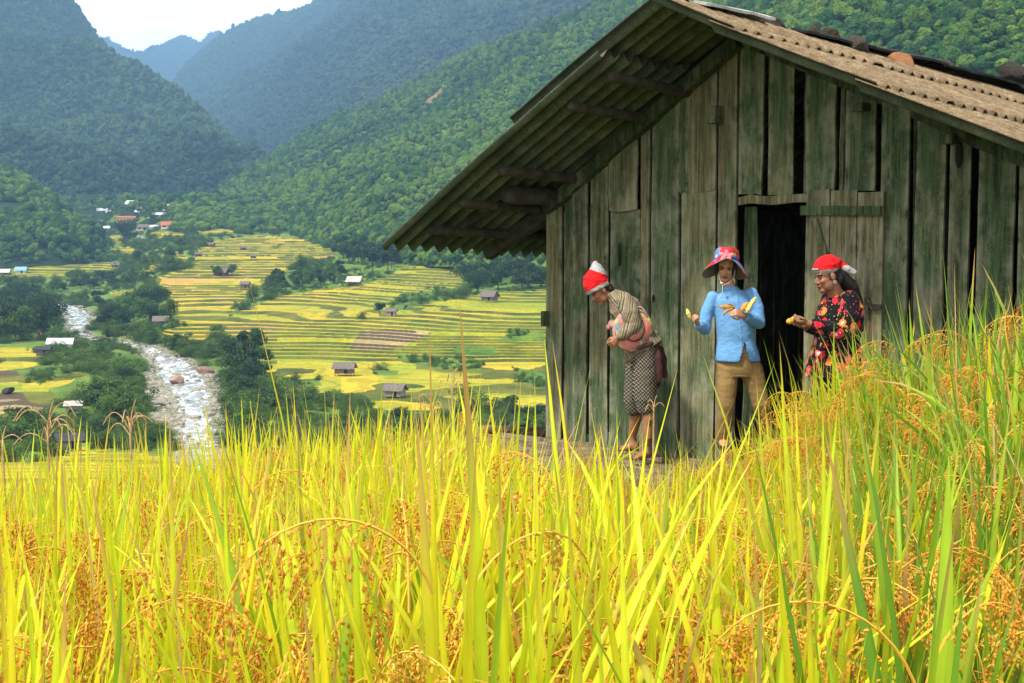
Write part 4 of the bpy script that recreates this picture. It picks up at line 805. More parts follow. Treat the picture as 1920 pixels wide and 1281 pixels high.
# ridge capping: thin dark boards and sheets along the ridge
M_RIDGE = m_roof('ridge_board', [(.25, (.010, .009, .008)), (.5, (.030, .026, .022)), (.75, (.075, .066, .055))], 7, .5); M_PALESHEET = m_roof('pale_ridge_sheet', [(.25, (.22, .20, .17)), (.5, (.45, .43, .38)), (.75, (.62, .60, .55))], 7, .3)
def ridge_v(x):  # v of the ridge point seen at photo column x
    q = (x - CX) / F; a = HO; return (q * a[1] - a[0]) / (VVv[0] - q * VVv[1])
for x0, x1, u0, u1, dz, mat, nm in ((1296, 1424, -.16, .12, .125, M_PALESHEET, 'ridge_sheet'), (1480, 1610, -.2, .13, .12, M_RIDGE, 'ridge_board'), (1612, 1742, -.18, .15, .155, M_RIDGE, 'ridge_board'), (1735, 1892, -.2, .14, .165, M_RIDGE, 'ridge_board'), (1880, 2060, -.2, .16, .15, M_RIDGE, 'ridge_board')):
    v0, v1 = ridge_v(x0), ridge_v(x1); nv, nu = 10, 6; v = np.linspace(v0, v1, nv)[:, None]; u = np.linspace(u0, u1, nu)[None]; zz = ZR + dz - sag(v) - np.where(u < 0, -u * .34, u * .30) + .02 * fbm(np.stack([v * 3 + u * 0, u * 5 + v * 0], -1), 3, int(x0)) + .03 * (v - v0) / (v1 - v0)
    A = H(u + v * 0, v + u * 0, zz).reshape(-1, 3); n = len(A); F1 = grid_faces(nv, nu); rim = [(i, i + 1) for i in range(nu - 1)] + [(i * nu + nu - 1, (i + 1) * nu + nu - 1) for i in range(nv - 1)] + [((nv - 1) * nu + i + 1, (nv - 1) * nu + i) for i in range(nu - 1)] + [((i + 1) * nu, i * nu) for i in range(nv - 1)]
    hp(obj(nm, np.vstack([A, A - ZZ * .022]), np.vstack([F1, F1[:, ::-1] + n, np.array([[b, a, a + n, b + n] for a, b in rim])]), mat, smooth=False))
# stones that weigh the roof down
def roof_point(x, y):
    d = P(x, y, 1.0); nrm = UU * SR + ZZ; q = HO + ZZ * (ZR + .07 - .13); s = (q @ nrm) / (d @ nrm); vv = float((d * s - HO) @ VVv); q = HO + ZZ * (ZR + .07 - float(sag(vv))); s = (q @ nrm) / (d @ nrm); return d * s
for x, y, w, h, mt, lb, sd_ in ((1450, 55, 64, 34, M_DARKSTONE, 'flat grey stone weighing down the front end of the roof ridge', 3), (1524, 66, 46, 30, M_DARKSTONE, 'dark stone leaning beside the flat grey one on the roof', 4), (1552, 80, 52, 38, M_DARKSTONE, 'rough dark stone in the middle of the row on the roof', 5), (1604, 98, 56, 40, M_DARKSTONE, 'rounded dark stone just left of the rusty one on the roof', 6), (1690, 122, 62, 32, M_RUST, 'rusty orange stone lying on the corrugated roof', 7), (1768, 134, 60, 32, M_DARKSTONE, 'long low dark stone right of the rusty one on the roof', 8), (1906, 140, 60, 36, M_DARKSTONE, 'dark stone at the far right end of the roof ridge', 9)):
    p = roof_point(x, y); s = p[1] / F; v, f = rock(60 + sd_, 3); o = obj('roof_stone', v * np.array([w * s * .56, w * s * .42, h * s * .62]), [f], mt)
    o.location = p + ZZ * h * s * .10; o.rotation_euler = (rng.normal(0, .1), math.radians(14), -.75 + rng.normal(0, .2)); tag(o, lb, 'stone', 'stones on the roof')
# ================================================================ BOARD WALK along the foot of the wall
M_BAMBOO = simple('dry_bamboo', (.36, .27, .155), .75, .5, 7, .3)
t = NT('weathered_walk_boards'); c = t.coord('Object'); n1 = t.noise(t.n('Mapping', ins={'Vector': c, 'Scale': (.25, .25, 1), 'Rotation': (0, 0, .78)}), 26, 5, .7)
M_BAMBOO = t.done(t.bsdf(t.ramp(n1, [(.28, (.025, .019, .012)), (.5, (.135, .10, .060)), (.75, (.30, .23, .145))]), .85, t.bump(n1, .4, .01), .2))
walk = empty('plank_walk', H(-1.5, -.6, GZ), 0); tag(walk, 'low walk of weathered bamboo and boards along the foot of the hut wall', 'walkway')
def wk(o): o.parent = walk; o.matrix_parent_inverse = Matrix.Translation(-Vector(walk.location)); return o
for i, (v, u0, u1, z, r, fl) in enumerate(((-.12, -2.9, 3.0, -1.83, .060, .45), (-.26, -2.7, 3.0, -1.835, .058, .45), (-.40, -2.95, 3.0, -1.84, .062, .4), (-.54, -2.6, 3.0, -1.84, .056, .45), (-.68, -2.9, 3.0, -1.84, .060, .5), (-.82, -2.8, 3.0, -1.85, .058, .5), (-.97, -3.0, 3.0, -1.88, .085, 1.0), (-1.12, -2.85, 3.0, -1.95, .07, 1.0))):
    n = 12; uu = np.linspace(u0 + rng.uniform(-.1, .1), u1, n); pts = H(uu, np.full(n, v) + rng.normal(0, .010, n), z + rng.normal(0, .006, n) + .045 * np.maximum(uu - .2, 0)); wk(MB().tube(pts, r * (1 + .06 * rng.normal(size=n)), 10, flat=fl, side=VVv).obj('walk_board', M_BAMBOO, smooth=True))
for u in (-2.4, -.8, .8, 2.2):
    wk(MB().tube(H([u, u], [-.05, -1.15], [-1.95, -2.0]), .05, 8).obj('cross_pole', M_BAMBOO, smooth=True))
    wk(MB().tube(H([u, u], [-1.0, -1.0], [-1.9, -2.9]), .05, 8).obj('walk_post', M_BAMBOO, smooth=True))
for k, (x0, y0, x1, y1, r, lb) in enumerate(((905, 812, 1020, 806, .05, 'uppermost thin dry pole resting beyond the left end of the walk'), (900, 828, 1032, 812, .06, 'thick dry pole resting beside the left end of the walk'), (912, 838, 1046, 822, .045, 'dry pole lowest in the pile left of the hut corner'))):
    a, b_ = P(x0, y0, 12.9), P(x1, y1, 13.2); n = 8; pts = a + (b_ - a) * np.linspace(0, 1, n)[:, None] + rng.normal(0, .008, (n, 3)); o = MB().tube(pts, r * np.linspace(1.1, .8, n), 9).obj('bamboo_pole', M_BAMBOO, smooth=True); tag(o, lb, 'pole', 'poles left of the hut')
# ================================================================ PEOPLE
def fuse(name, prims, voxel=.006, smooth=4, factor=.5):
    """one continuous surface out of overlapping closed shapes"""
    b = MB()
    for V, Fs in prims: b.add(V, Fs)
    V, Fs, _ = b.data(); me = mesh_np('fuse_tmp', V, Fs); o = link('fuse_tmp', me)
    r = o.modifiers.new('r', 'REMESH'); r.mode = 'VOXEL'; r.voxel_size = voxel
    s = o.modifiers.new('s', 'SMOOTH'); s.factor = factor; s.iterations = smooth
    dg = bpy.context.evaluated_depsgraph_get(); dg.update(); ev = o.evaluated_get(dg); out = bpy.data.meshes.new_from_object(ev)
    V = np.empty(len(out.vertices) * 3); out.vertices.foreach_get('co', V); V = V.reshape(-1, 3)
    nl = np.empty(len(out.loops), np.int32); out.loops.foreach_get('vertex_index', nl); sz = np.empty(len(out.polygons), np.int32); out.polygons.foreach_get('loop_total', sz)
    Fs = []; st = np.concatenate([[0], np.cumsum(sz)[:-1]])
    for k in np.unique(sz): q = st[sz == k]; Fs.append(nl[q[:, None] + np.arange(k)[None]])
    N = np.empty(len(out.vertices) * 3); out.vertices.foreach_get('normal', N)
    bpy.data.objects.remove(o); bpy.data.meshes.remove(out)
    return V, Fs, N.reshape(-1, 3)
def T(pts, r, n=14, flat=None, side=None): return tube_prim(np.asarray(pts, float), r, n, flat, side)
def Rings(rings, n=20):
    """loft through elliptical rings: (centre, half width vector, half depth vector)"""
    th = np.arange(n) / n * 2 * math.pi; R = [(np.asarray(c, float), np.asarray(a, float), np.asarray(b, float)) for c, a, b in rings]
    C = np.array([r[0] for r in R]); A_ = np.array([r[1] for r in R]); B_ = np.array([r[2] for r in R]); k = len(R); t = np.linspace(0, k - 1, (k - 1) * 4 + 1)
    ip_ = lambda Q: np.stack([np.interp(t, np.arange(k), Q[:, j]) for j in range(3)], 1); C, A_, B_ = ip_(C), ip_(A_), ip_(B_); m = len(C)
    V = (C[:, None] + np.cos(th)[None, :, None] * A_[:, None] + np.sin(th)[None, :, None] * B_[:, None]).reshape(-1, 3)
    Fq = np.array([[i * n + j, i * n + (j + 1) % n, (i + 1) * n + (j + 1) % n, (i + 1) * n + j] for i in range(m - 1) for j in range(n)])
    V = np.vstack([V, C[0], C[-1]]); c0, c1 = len(V) - 2, len(V) - 1
    return V, [Fq, np.array([[c0, (j + 1) % n, j] for j in range(n)] + [[c1, (m - 1) * n + j, (m - 1) * n + (j + 1) % n] for j in range(n)])]
def head(c, f, up, s=.93, neck_to=None, neck_r=.052):
    """skull, face, nose, lips, ears and neck; returns shapes and the head's own axes"""
    c = np.asarray(c, float); B = basis(f, up); q = lambda x, y, z: c + s * (B @ np.array([x, y, z])); E = lambda p, r, n=16: ell_prim(q(*p), np.array(r) * s, B, n)
    pr = [E((-.012, 0, .035), (.095, .076, .088)), E((.030, 0, -.030), (.056, .060, .082)), E((.058, 0, -.092), (.028, .032, .026)), E((.020, .035, -.06), (.045, .028, .045)), E((.020, -.035, -.06), (.045, .028, .045)),
          T([q(.080, 0, .012), q(.092, 0, -.008), q(.103, 0, -.028)], [.007 * s, .009 * s, .0125 * s], 10), E((.092, .012, -.033), (.010, .009, .007), 10), E((.092, -.012, -.033), (.010, .009, .007), 10),
          E((.074, 0, .026), (.018, .046, .011)), E((.060, .034, -.024), (.024, .022, .020)), E((.060, -.034, -.024), (.024, .022, .020)), E((.085, 0, -.057), (.012, .023, .006), 12), E((.083, 0, -.068), (.012, .020, .0065), 12),
          E((-.006, .078, -.006), (.020, .011, .032), 12), E((-.006, -.078, -.006), (.020, .011, .032), 12)]
    nb = np.asarray(neck_to, float) if neck_to is not None else q(-.02, 0, -.20)
    pr.append(T([q(-.018, 0, -.05), (q(-.018, 0, -.05) + nb) / 2, nb], [neck_r * s * 1.05, neck_r * s, neck_r * s * 1.15], 16))
    return pr, (c, B, s)
def face_colour(V, hd, skin, lip=(.30, .075, .055)):
    c, B, s = hd; L = (V - c) @ B / s; C = np.tile(np.asarray(skin, float), (len(V), 1)); x, y, z = L.T
    nz = fbm(V * 30, 3, 12)[:, None]; C = C * (1 + .10 * nz)
    m = (x > .066) & (np.abs(y) < .024 - np.abs(z + .062) * .6) & (z > -.075) & (z < -.050); C[m] = lip
    m = (x > .070) & (np.abs(y) < .019) & (np.abs(z + .0625) < .0022); C[m] = (.06, .015, .012)
    br = (x > .045) & (x > .058) & (np.abs(np.abs(y) - .031) < .017) & (np.abs(z - .026 + (np.abs(np.abs(y) - .030)) * .25) < .0048); C[br] = (.012, .009, .008)
    ch = np.exp(-(((L - np.array([.065, .036, -.03])) / .022) ** 2).sum(1)) + np.exp(-(((L - np.array([.065, -.036, -.03])) / .022) ** 2).sum(1)); C += ch[:, None] * np.array((.07, -.005, -.008))
    ns = (x > .09) & (np.abs(np.abs(y) - .008) < .0045) & (z < -.036) & (z > -.043); C[ns] = (.03, .012, .01)
    return C
def eyes(hd, parent, loc, nar=1.0):
    c, B, s = hd
    for sg in (1, -1):
        e = MB(); p = c + s * (B @ np.array([.0765, sg * .031, .006])) - loc; V, Fs = ell_prim((0, 0, 0), (.0115 * s, .0155 * s, .0072 * s * nar), B, 12)
        L = V @ B; iris = (np.abs(L[:, 1]) < .0066 * s) & (L[:, 0] > 0); col = np.where(iris[:, None], (.012, .008, .006), (.11, .09, .08)); lid = L[:, 2] > .004 * s * nar; col = np.where(lid[:, None], (.02, .012, .01), col)
        e.add(V + p, Fs, col); e.obj('eye', M_EYE, parent, True)
def hand(w, d, palm, curl=.9, s=.95, spread=.12, thumb=1, open_=(0, 0, 0, 0)):
    """palm, four fingers of unequal length and an opposed thumb, from wrist w along d; palm = the side fingers close to"""
    w = np.asarray(w, float); B = basis(d, palm); q = lambda x, y, z: w + s * (B @ np.array([x, y, z]))      # x along, y across, z to the palm side
    pr = [Rings([(q(-.03, 0, 0), B[:, 1] * .025 * s, B[:, 2] * .019 * s), (q(0, 0, 0), B[:, 1] * .027 * s, B[:, 2] * .018 * s), (q(.03, 0, .002), B[:, 1] * .036 * s, B[:, 2] * .016 * s), (q(.065, 0, .002), B[:, 1] * .040 * s, B[:, 2] * .014 * s), (q(.085, 0, .003), B[:, 1] * .037 * s, B[:, 2] * .011 * s)], 14)]
    for k, (y, L, r) in enumerate(((.030, .068, .0082), (.0105, .076, .0086), (-.010, .071, .0083), (-.029, .056, .0074))):
        y *= 1 if thumb > 0 else -1; c_ = curl * (1 - open_[k]); a = .18 * c_; p = np.array([.078, y, .002]); pts = [p]; seg = (.46, .30, .24)
        for j, sg in enumerate(seg): a += c_ * (.75, 1.0, .7)[j] * .95; p = p + L * sg * np.array([math.cos(a), spread * y * 8 * math.cos(a) * .5, math.sin(a)]); pts.append(p)
        pr.append(T([q(*p) for p in pts], np.array([1.08, 1.0, .92, .8]) * r * s, 10))
    y0 = .030 * (1 if thumb > 0 else -1); sg = 1 if thumb > 0 else -1
    pr.append(T([q(.012, y0 * .7, .006), q(.040, y0 + sg * .016, .020), q(.066, y0 + sg * .012, .034), q(.084, y0 + sg * .002, .042)], np.array([.013, .0105, .0095, .008]) * s, 10))
    return pr
t = NT('skin'); cv = t.attr('Col'); M_SKIN = t.done(t.bsdf(t.mix(.4, cv, t.ramp(t.noise(t.coord('Object'), 45, 4), [(.3, .75), (.7, 1.1)]), 'MULTIPLY'), .5, t.bump(t.noise(t.coord('Object'), 220, 2), .12, .002), .35, **{'Subsurface Weight': .06, 'Subsurface Radius': (.01, .004, .002)}))
t = NT('eye'); M_EYE = t.done(t.bsdf(t.attr('Col'), .15, None, .5))
M_HAIR = simple('black_hair', (.012, .010, .009), .5, .5, 60, .5, .4)
def cloth_mat(name, col_fn, rough=.85, weave=420, bumpy=.42):
    t = NT(name); c = t.coord('Object'); col = col_fn(t, c); fold = t.noise(t.n('Mapping', ins={'Vector': c, 'Scale': (1, 1, 1.7)}), 15, 6, .62, .8); col = t.mix(.5, col, t.ramp(fold, [(.3, .72), (.7, 1.1)]), 'MULTIPLY')
    h = t.math('ADD', t.math('MULTIPLY', fold, 1.0), t.math('MULTIPLY', t.noise(c, weave, 2), .12)); return t.done(t.bsdf(col, rough, t.bump(h, bumpy, .02), .15, **{'Sheen Weight': .04}))
M_BLUEJ = cloth_mat('blue_cotton', lambda t, c: t.mix(t.noise(c, 5, 4), (.12, .30, .58), (.17, .38, .66)))
M_KHAKI = cloth_mat('khaki_cloth', lambda t, c: t.mix(t.noise(c, 6, 4), (.20, .125, .045), (.31, .20, .075)))
M_BLACKC = cloth_mat('black_cloth', lambda t, c: t.mix(t.noise(c, 8, 4), (.010, .010, .012), (.022, .020, .022)))
M_RED = cloth_mat('red_cloth', lambda t, c: t.mix(t.noise(c, 9, 4), (.62, .008, .012), (.78, .018, .02)))
M_WHITEC = cloth_mat('greyish_white_cloth', lambda t, c: t.mix(t.noise(c, 14, 4), (.26, .25, .26), (.48, .46, .45)))
M_MAROON = cloth_mat('maroon_cloth', lambda t, c: t.mix(t.noise(t.n('Mapping', ins={'Vector': c, 'Scale': (1, 1, .15)}), 40, 4), (.035, .014, .016), (.13, .055, .05)))
def colpat(t): return t.attr('Col')
M_COLC = cloth_mat('patterned_cloth', lambda t, c: t.attr('Col'))
def stripes(t, c, dirv):
    d = t.n('VectorMath', {'operation': 'DOT_PRODUCT'}, {0: c, 1: dirv}, out=1); d = t.math('ADD', d, t.math('MULTIPLY', t.noise(c, 7, 3), .035)); ph = t.math('FRACT', t.math('MULTIPLY', d, 14.0))
    return t.ramp(ph, [(0, (0.272, 0.211, 0.129)), (.16, (0.272, 0.211, 0.129)), (.18, (0.041, 0.051, 0.037)), (.26, (0.041, 0.051, 0.037)), (.28, (0.313, 0.258, 0.170)), (.42, (0.286, 0.150, 0.068)), (.48, (0.272, 0.211, 0.129)), (.56, (0.068, 0.088, 0.068)), (.60, (0.306, 0.286, 0.224)), (.66, (0.109, 0.095, 0.061)), (.74, (0.286, 0.224, 0.136)), (.86, (0.286, 0.163, 0.088)), (.90, (0.068, 0.075, 0.054))], 'CONSTANT')
M_STRIPE = cloth_mat('striped_cotton', lambda t, c: stripes(t, c, (.86, .10, .50)))
M_STRIPE2 = cloth_mat('striped_sleeve', lambda t, c: stripes(t, c, (.95, .1, -.25)))
def weave(t, c):
    d1 = t.n('VectorMath', {'operation': 'DOT_PRODUCT'}, {0: c, 1: (1.08, .07, 1.05)}, out=1); d2 = t.n('VectorMath', {'operation': 'DOT_PRODUCT'}, {0: c, 1: (-1.08, .07, 1.05)}, out=1)
    a = t.math('MULTIPLY', d1, 30.0); b = t.math('MULTIPLY', d2, 30.0); par = t.math('MODULO', t.math('ADD', t.math('FLOOR', a), t.math('ADD', t.math('FLOOR', b), 4000.0)), 2.0)
    fa, fb = t.math('FRACT', t.math('ADD', a, 400.0)), t.math('FRACT', t.math('ADD', b, 400.0)); ba = t.math('LESS_THAN', t.math('ABSOLUTE', t.math('SUBTRACT', fa, .5)), .24); bb = t.math('LESS_THAN', t.math('ABSOLUTE', t.math('SUBTRACT', fb, .5)), .24)
    m = t.math('ADD', t.math('MULTIPLY', par, ba), t.math('MULTIPLY', t.math('SUBTRACT', 1.0, par), bb)); return t.mix(m, (.007, .007, .008), (.24, .205, .15))
M_WEAVE = cloth_mat('black_cloth_with_cream_weave', weave)
def floral(t, c, ground, pal, sc=9.0, thr=.40):
    vo = t.n('TexVoronoi', ins={'Vector': t.mix(.06, c, t.n('TexNoise', ins={'Vector': c, 'Scale': 9.0}, out=1)), 'Scale': sc, 'Randomness': .85}, out=None); petal = t.noise(c, sc * 5, 2); f = t.math('ADD', vo.outputs['Distance'], t.math('MULTIPLY', t.math('SUBTRACT', petal, .5), .45))
    rnd = t.n('SeparateColor', ins={0: vo.outputs['Color']}, out=None); pc = t.ramp(rnd.outputs[0], [(i / len(pal), p) for i, p in enumerate(pal)], 'CONSTANT'); inner = t.mix(t.math('LESS_THAN', f, thr * .38), pc, t.ramp(rnd.outputs[1], [(0, (.75, .30, .05)), (.5, (.85, .55, .45))], 'CONSTANT'))
    on = t.math('MULTIPLY', t.math('LESS_THAN', f, thr), t.math('GREATER_THAN', rnd.outputs[2], .22)); small = t.math('LESS_THAN', t.n('TexVoronoi', ins={'Vector': c, 'Scale': sc * 3.1}, out=0), .22)
    return t.mix(on, t.mix(small, ground, t.ramp(rnd.outputs[1], [(0, (.35, .06, .10)), (.35, (.04, .10, .04)), (.7, (.55, .28, .05))], 'CONSTANT')), inner)
M_FLORAL = cloth_mat('black_floral_print', lambda t, c: floral(t, c, (.006, .005, .007), [(.60, .02, .035), (.66, .05, .07), (.62, .20, .03), (.50, .015, .06), (.66, .11, .15)], 13.5, .42))
M_HATF = cloth_mat('bright_floral_hat', lambda t, c: floral(t, c, (.46, .025, .035), [(.06, .22, .60), (.70, .04, .06), (.28, .42, .05), (.78, .18, .25), (.05, .28, .62)], 15, .62))
M_PINKF = cloth_mat('pink_floral_cloth', lambda t, c: floral(t, c, (.62, .22, .20), [(.10, .22, .30), (.36, .50, .10), (.70, .16, .12), (.16, .30, .40), (.72, .36, .30)], 24, .5))
M_BRIM = cloth_mat('tan_brim_lining', lambda t, c: t.mix(t.noise(c, 20, 4), (.20, .15, .12), (.34, .26, .21)))
M_COB = simple('yellow_cob', (.62, .30, .045), .7, .35, 40, .4); M_PALECOB = simple('pale_yellow_piece', (.80, .62, .16), .6, .2, 40, .3); M_HUSK = simple('dry_husk', (.46, .24, .06), .8, .4, 30, .4)
def wrinkle(V, N, amp, sc, seed, stretch=(1, 1, 1)):
    q = V / sc * np.asarray(stretch); n_ = fbm(q * .62, 4, seed, .45); r = 1.5 * n_ + .8 * fbm(q * 1.6 + 9, 3, seed + 1) - .30 * np.exp(-(n_ / .06) ** 2); return V + N * (amp * r)[:, None]
def garment(name, prims, mat, parent, loc, voxel=.008, amp=.006, sc=.09, seed=0, stretch=(1, 1, 1), smooth=3, mod=None, mi=None, mats=None):
    V, Fs, N = fuse(name, prims, voxel, smooth); V = wrinkle(V, N, amp, sc, seed, stretch)
    if mod is not None: V = mod(V)
    m2 = None
    if mi is not None: cen = np.concatenate([V[f].mean(1) for f in Fs]); m2 = mi(cen)
    return obj(name, V - loc, Fs, mats or mat, parent, smooth=True, mi=m2)
def body(label, loc, prims, colour, group='villagers at the hut'):
    V, Fs, N = fuse('person', prims, .0045, 3); o = obj('person', V - loc, Fs, M_SKIN, None, smooth=True, col=colour(V)); o.location = loc; return tag(o, label, 'person', group)
X_, Y_, Z_ = np.eye(3)
# ---------------------------------------------------------------- the girl in the blue shirt, facing us before the doorway
Yb = 10.55
def Jb(x, y, d=0.0): return P(x, y, Yb + d)
fl = np.array([Jb(1356, 838)[0], Yb - .02, -1.60]); fr = np.array([Jb(1441, 836)[0], Yb + .02, -1.58]); loc = np.array([(fl[0] + fr[0]) / 2, Yb, -1.60])
hp_, hdB = head(Jb(1361, 502), (-.20, -.95, -.24), (.03, -.2, 1), .90, Jb(1372, 553, .03), .050)
hipL, hipR = Jb(1364, 682, .02), Jb(1406, 682, .02); knL, knR = Jb(1361, 757, -.03), Jb(1427, 757, -.03); anL, anR = fl + np.array([0, .05, .08]), fr + np.array([0, .05, .08])
shL, shR = Jb(1334, 556, .03), Jb(1412, 550, .03); elL, elR = Jb(1322, 618, .0), Jb(1424, 606, -.03); wrL, wrR = Jb(1308, 607, -.10), Jb(1393, 591, -.21)
pr = list(hp_); tor = lambda k: [(Jb(1374, 548, .03), X_ * .09, Y_ * .07), (Jb(1374, 565, .03), X_ * (.155 + k), Y_ * (.085 + k)), (Jb(1377, 610, .02), X_ * (.140 + k), Y_ * (.095 + k)), (Jb(1381, 645, .02), X_ * (.135 + k), Y_ * (.090 + k)), (Jb(1385, 684, .02), X_ * (.165 + k), Y_ * (.105 + k))]
pr.append(Rings(tor(-.016)))
for a, b_, c_, kk_ in ((shL, elL, wrL, 1), (shR, elR, wrR, -1)): pr += [T([a + (0, 0, -.03), b_], [.034, .032]), T([b_, c_], [.034, .024])]
for a, b_, c_ in ((hipL, knL, anL), (hipR, knR, anR)): pr += [T([a, b_], [.075, .052]), T([b_, c_], [.050, .034])]
for f_, a, sg in ((fl, anL, -1), (fr, anR, 1)): pr.append(Rings([(a + (0, .03, -.02), X_ * .032, Z_ * .03), (f_ + (0, .02, .045), X_ * .036, Z_ * .035), (f_ + (sg * .005, -.04, .03), X_ * .036, Z_ * .024), (f_ + (sg * .008, -.09, .024), X_ * .026, Z_ * .014)]))
hdirL = Jb(1290, 591, -.20) - wrL; pr += hand(wrL, hdirL, (.55, -.35, .55), 1.0, .86, thumb=1, open_=(.25, .05, 0, 0))
hdirR = Jb(1368, 582, -.27) - wrR; pr += hand(wrR, hdirR, (-.25, .75, -.35), .80, .86, thumb=-1, open_=(.2, .1, 0, 0))
girl = body('person in a bright blue shirt and khaki trousers wearing a wide floral hat', loc, pr, lambda V: face_colour(V, hdB, (.46, .23, .125)))
eyes(hdB, girl, loc, .8)
# shirt with stand collar, split hem
jk = [Rings([(Jb(1373, 544, .02), X_ * .085, Y_ * .075), (Jb(1374, 553, .03), X_ * .135, Y_ * .085), (Jb(1374, 566, .03), X_ * .160, Y_ * .100), (Jb(1377, 605, .015), X_ * .148, Y_ * .110), (Jb(1380, 640, .01), X_ * .148, Y_ * .106), (Jb(1383, 668, .01), X_ * .174, Y_ * .126), (Jb(1384, 677, .01), X_ * .176, Y_ * .128)], 28)]
jk.append(Rings([(Jb(1370, 537, .015), X_ * .056, Y_ * .054), (Jb(1372, 543, .02), X_ * .066, Y_ * .064), (Jb(1373, 548, .02), X_ * .09, Y_ * .08)], 20))
jk += [T([shL + (0.015, 0, .0), (shL + elL) / 2 + (-.012, 0, 0), elL], [.050, .053, .047]), T([elL, (elL * .45 + wrL * .55), wrL * .8 + elL * .2], [.048, .044, .039]), T([shR + (-.015, 0, 0), (shR + elR) / 2 + (.008, 0, 0), elR], [.050, .053, .049]), T([elR, (elR * .5 + wrR * .5), wrR * .78 + elR * .22], [.050, .044, .039])]
xs_ = Jb(1393, 660)[0]; z0s, z1s = Jb(1393, 679)[2], Jb(1393, 640)[2]
def split(V):
    V = V.copy(); w_ = .045 * np.clip((z1s - V[:, 2]) / (z1s - z0s), 0, 1) - .001; xc = xs_ + .02 * np.clip((z1s - V[:, 2]) / (z1s - z0s), 0, 1) * 0
    m = (np.abs(V[:, 0] - xc) < w_) & (V[:, 1] < Yb + .0) & (V[:, 2] < z1s) & (V[:, 2] > z0s - .06); V[m, 1] += .075
    pl = np.exp(-((V[:, 0] - (Jb(1383, 600)[0] + (V[:, 2] - Jb(1383, 600)[2]) * -.10)) / .005) ** 2) * (V[:, 1] < Yb - .03); V[:, 1] -= .005 * pl
    return V
sh = garment('shirt', jk, M_BLUEJ, girl, loc, .0075, .0042, .11, 3, (1.0, 1, 1.6), mod=split)
tr = [Rings([(Jb(1384, 662, .02), X_ * .140, Y_ * .105), (Jb(1384, 690, .02), X_ * .172, Y_ * .118), (Jb(1385, 706, .02), X_ * .165, Y_ * .112)], 24)]
for a, b_, c_ in ((hipL, knL, anL), (hipR, knR, anR)): tr.append(T([a + (0, 0, -.02), (a + b_) / 2, b_, (b_ + c_) / 2, c_], [.094, .084, .068, .066, .062]))
garment('trousers', tr, M_KHAKI, girl, loc, .0075, .0045, .10, 5, (.7, .7, 2.0))
for f_, a in ((fl, anL), (fr, anR)): garment('boot', [Rings([(a + (0, .01, .02), X_ * .05, Y_ * .05), (a + (0, .01, -.03), X_ * .048, Y_ * .055), (f_ + (0, 0, .03), X_ * .05, Y_ * .085), (f_ + (0, -.06, .035), X_ * .052, Y_ * .135), (f_ + (0, -.06, .004), X_ * .055, Y_ * .145)])], M_BLACKC, girl, loc, .007, .002)
c_, B_, s_ = hdB
garment('hair', [ell_prim(c_ + B_ @ np.array([-.028, 0, .035]), (.092, .082, .088), B_), ell_prim(c_ + B_ @ np.array([-.055, 0, -.05]), (.045, .068, .075), B_), ell_prim(c_ + B_ @ np.array([.03, .072, -.005]), (.022, .012, .05), B_), ell_prim(c_ + B_ @ np.array([.03, -.072, -.005]), (.022, .012, .05), B_)], M_HAIR, girl, loc, .006, .003, .03)
def hat(hd, parent, loc, tilt, crown, brim_fn, cm, bm, r0=.102, rise=.105, k=40):
    c, B, s = hd; o = c + s * (B @ np.array([-.008, 0, .052])); th = np.arange(k) / k * 2 * math.pi; Bt = basis(B[:, 0] + B[:, 2] * tilt, B[:, 2])
    prof = [(1.0, .0), (1.0, .25), (.97, .55), (.90, .85), (.72, 1.0), (.4, 1.04), (.02, 1.05)]; V = []
    for r, z in prof: V += [o + Bt @ np.array([math.cos(a) * r0 * r * 1.08 * (1 + .02 * math.sin(3 * a)), math.sin(a) * r0 * r, z * rise + .004 * math.sin(5 * a) * z]) - loc for a in th]
    m = len(prof); Fq = np.array([[i * k + j, i * k + (j + 1) % k, (i + 1) * k + (j + 1) % k, (i + 1) * k + j] for i in range(m - 1) for j in range(k)]); h_ = obj('hat', np.array(V), Fq, cm, parent, smooth=True)
    md = h_.modifiers.new('thick', 'SOLIDIFY'); md.thickness = .004
    V = []; nb = 8
    for i in range(nb):
        t_ = i / (nb - 1)
        for a in th: L, dz = brim_fn(a, t_); V.append(o + Bt @ np.array([math.cos(a) * (r0 * 1.08 + L), math.sin(a) * (r0 + L), dz]) - loc)
    Fq = np.array([[i * k + j, (i + 1) * k + j, (i + 1) * k + (j + 1) % k, i * k + (j + 1) % k] for i in range(nb - 1) for j in range(k)]); b2 = obj('brim', np.array(V), Fq, [cm, bm], h_, smooth=True); md = b2.modifiers.new('thick', 'SOLIDIFY'); md.thickness = .005; md.offset = -1; md.material_offset = 1; md.material_offset_rim = 1
    return h_, o, Bt
def brim_b(a, t_):
    front = math.cos(a); side = abs(math.sin(a)); L = .080 * t_ * (1 - .25 * max(front, 0)) * (1 + .06 * math.sin(3 * a + 1)); return L, -.085 * t_ ** 1.3 * (side ** 1.5) - .05 * t_ * max(-front, 0) + .012 * t_ * max(front, 0) ** 2 - .02 * t_ + .010 * t_ * math.sin(4 * a)
ht, ho, hB = hat(hdB, girl, loc, .50, None, brim_b, M_HATF, M_BRIM, .098, .10)
fw = MB(); pc = ho + hB @ np.array([.112, .0, .022]) - loc
for j in range(5): a = j / 5 * 6.28 + .3; fw.ell(pc + hB @ np.array([.004, math.cos(a) * .034, math.sin(a) * .020]), (.010, .030, .018), hB @ np.array([[1, 0, 0], [0, math.cos(a), -math.sin(a)], [0, math.sin(a), math.cos(a)]]), 10, (1, 1, 1))
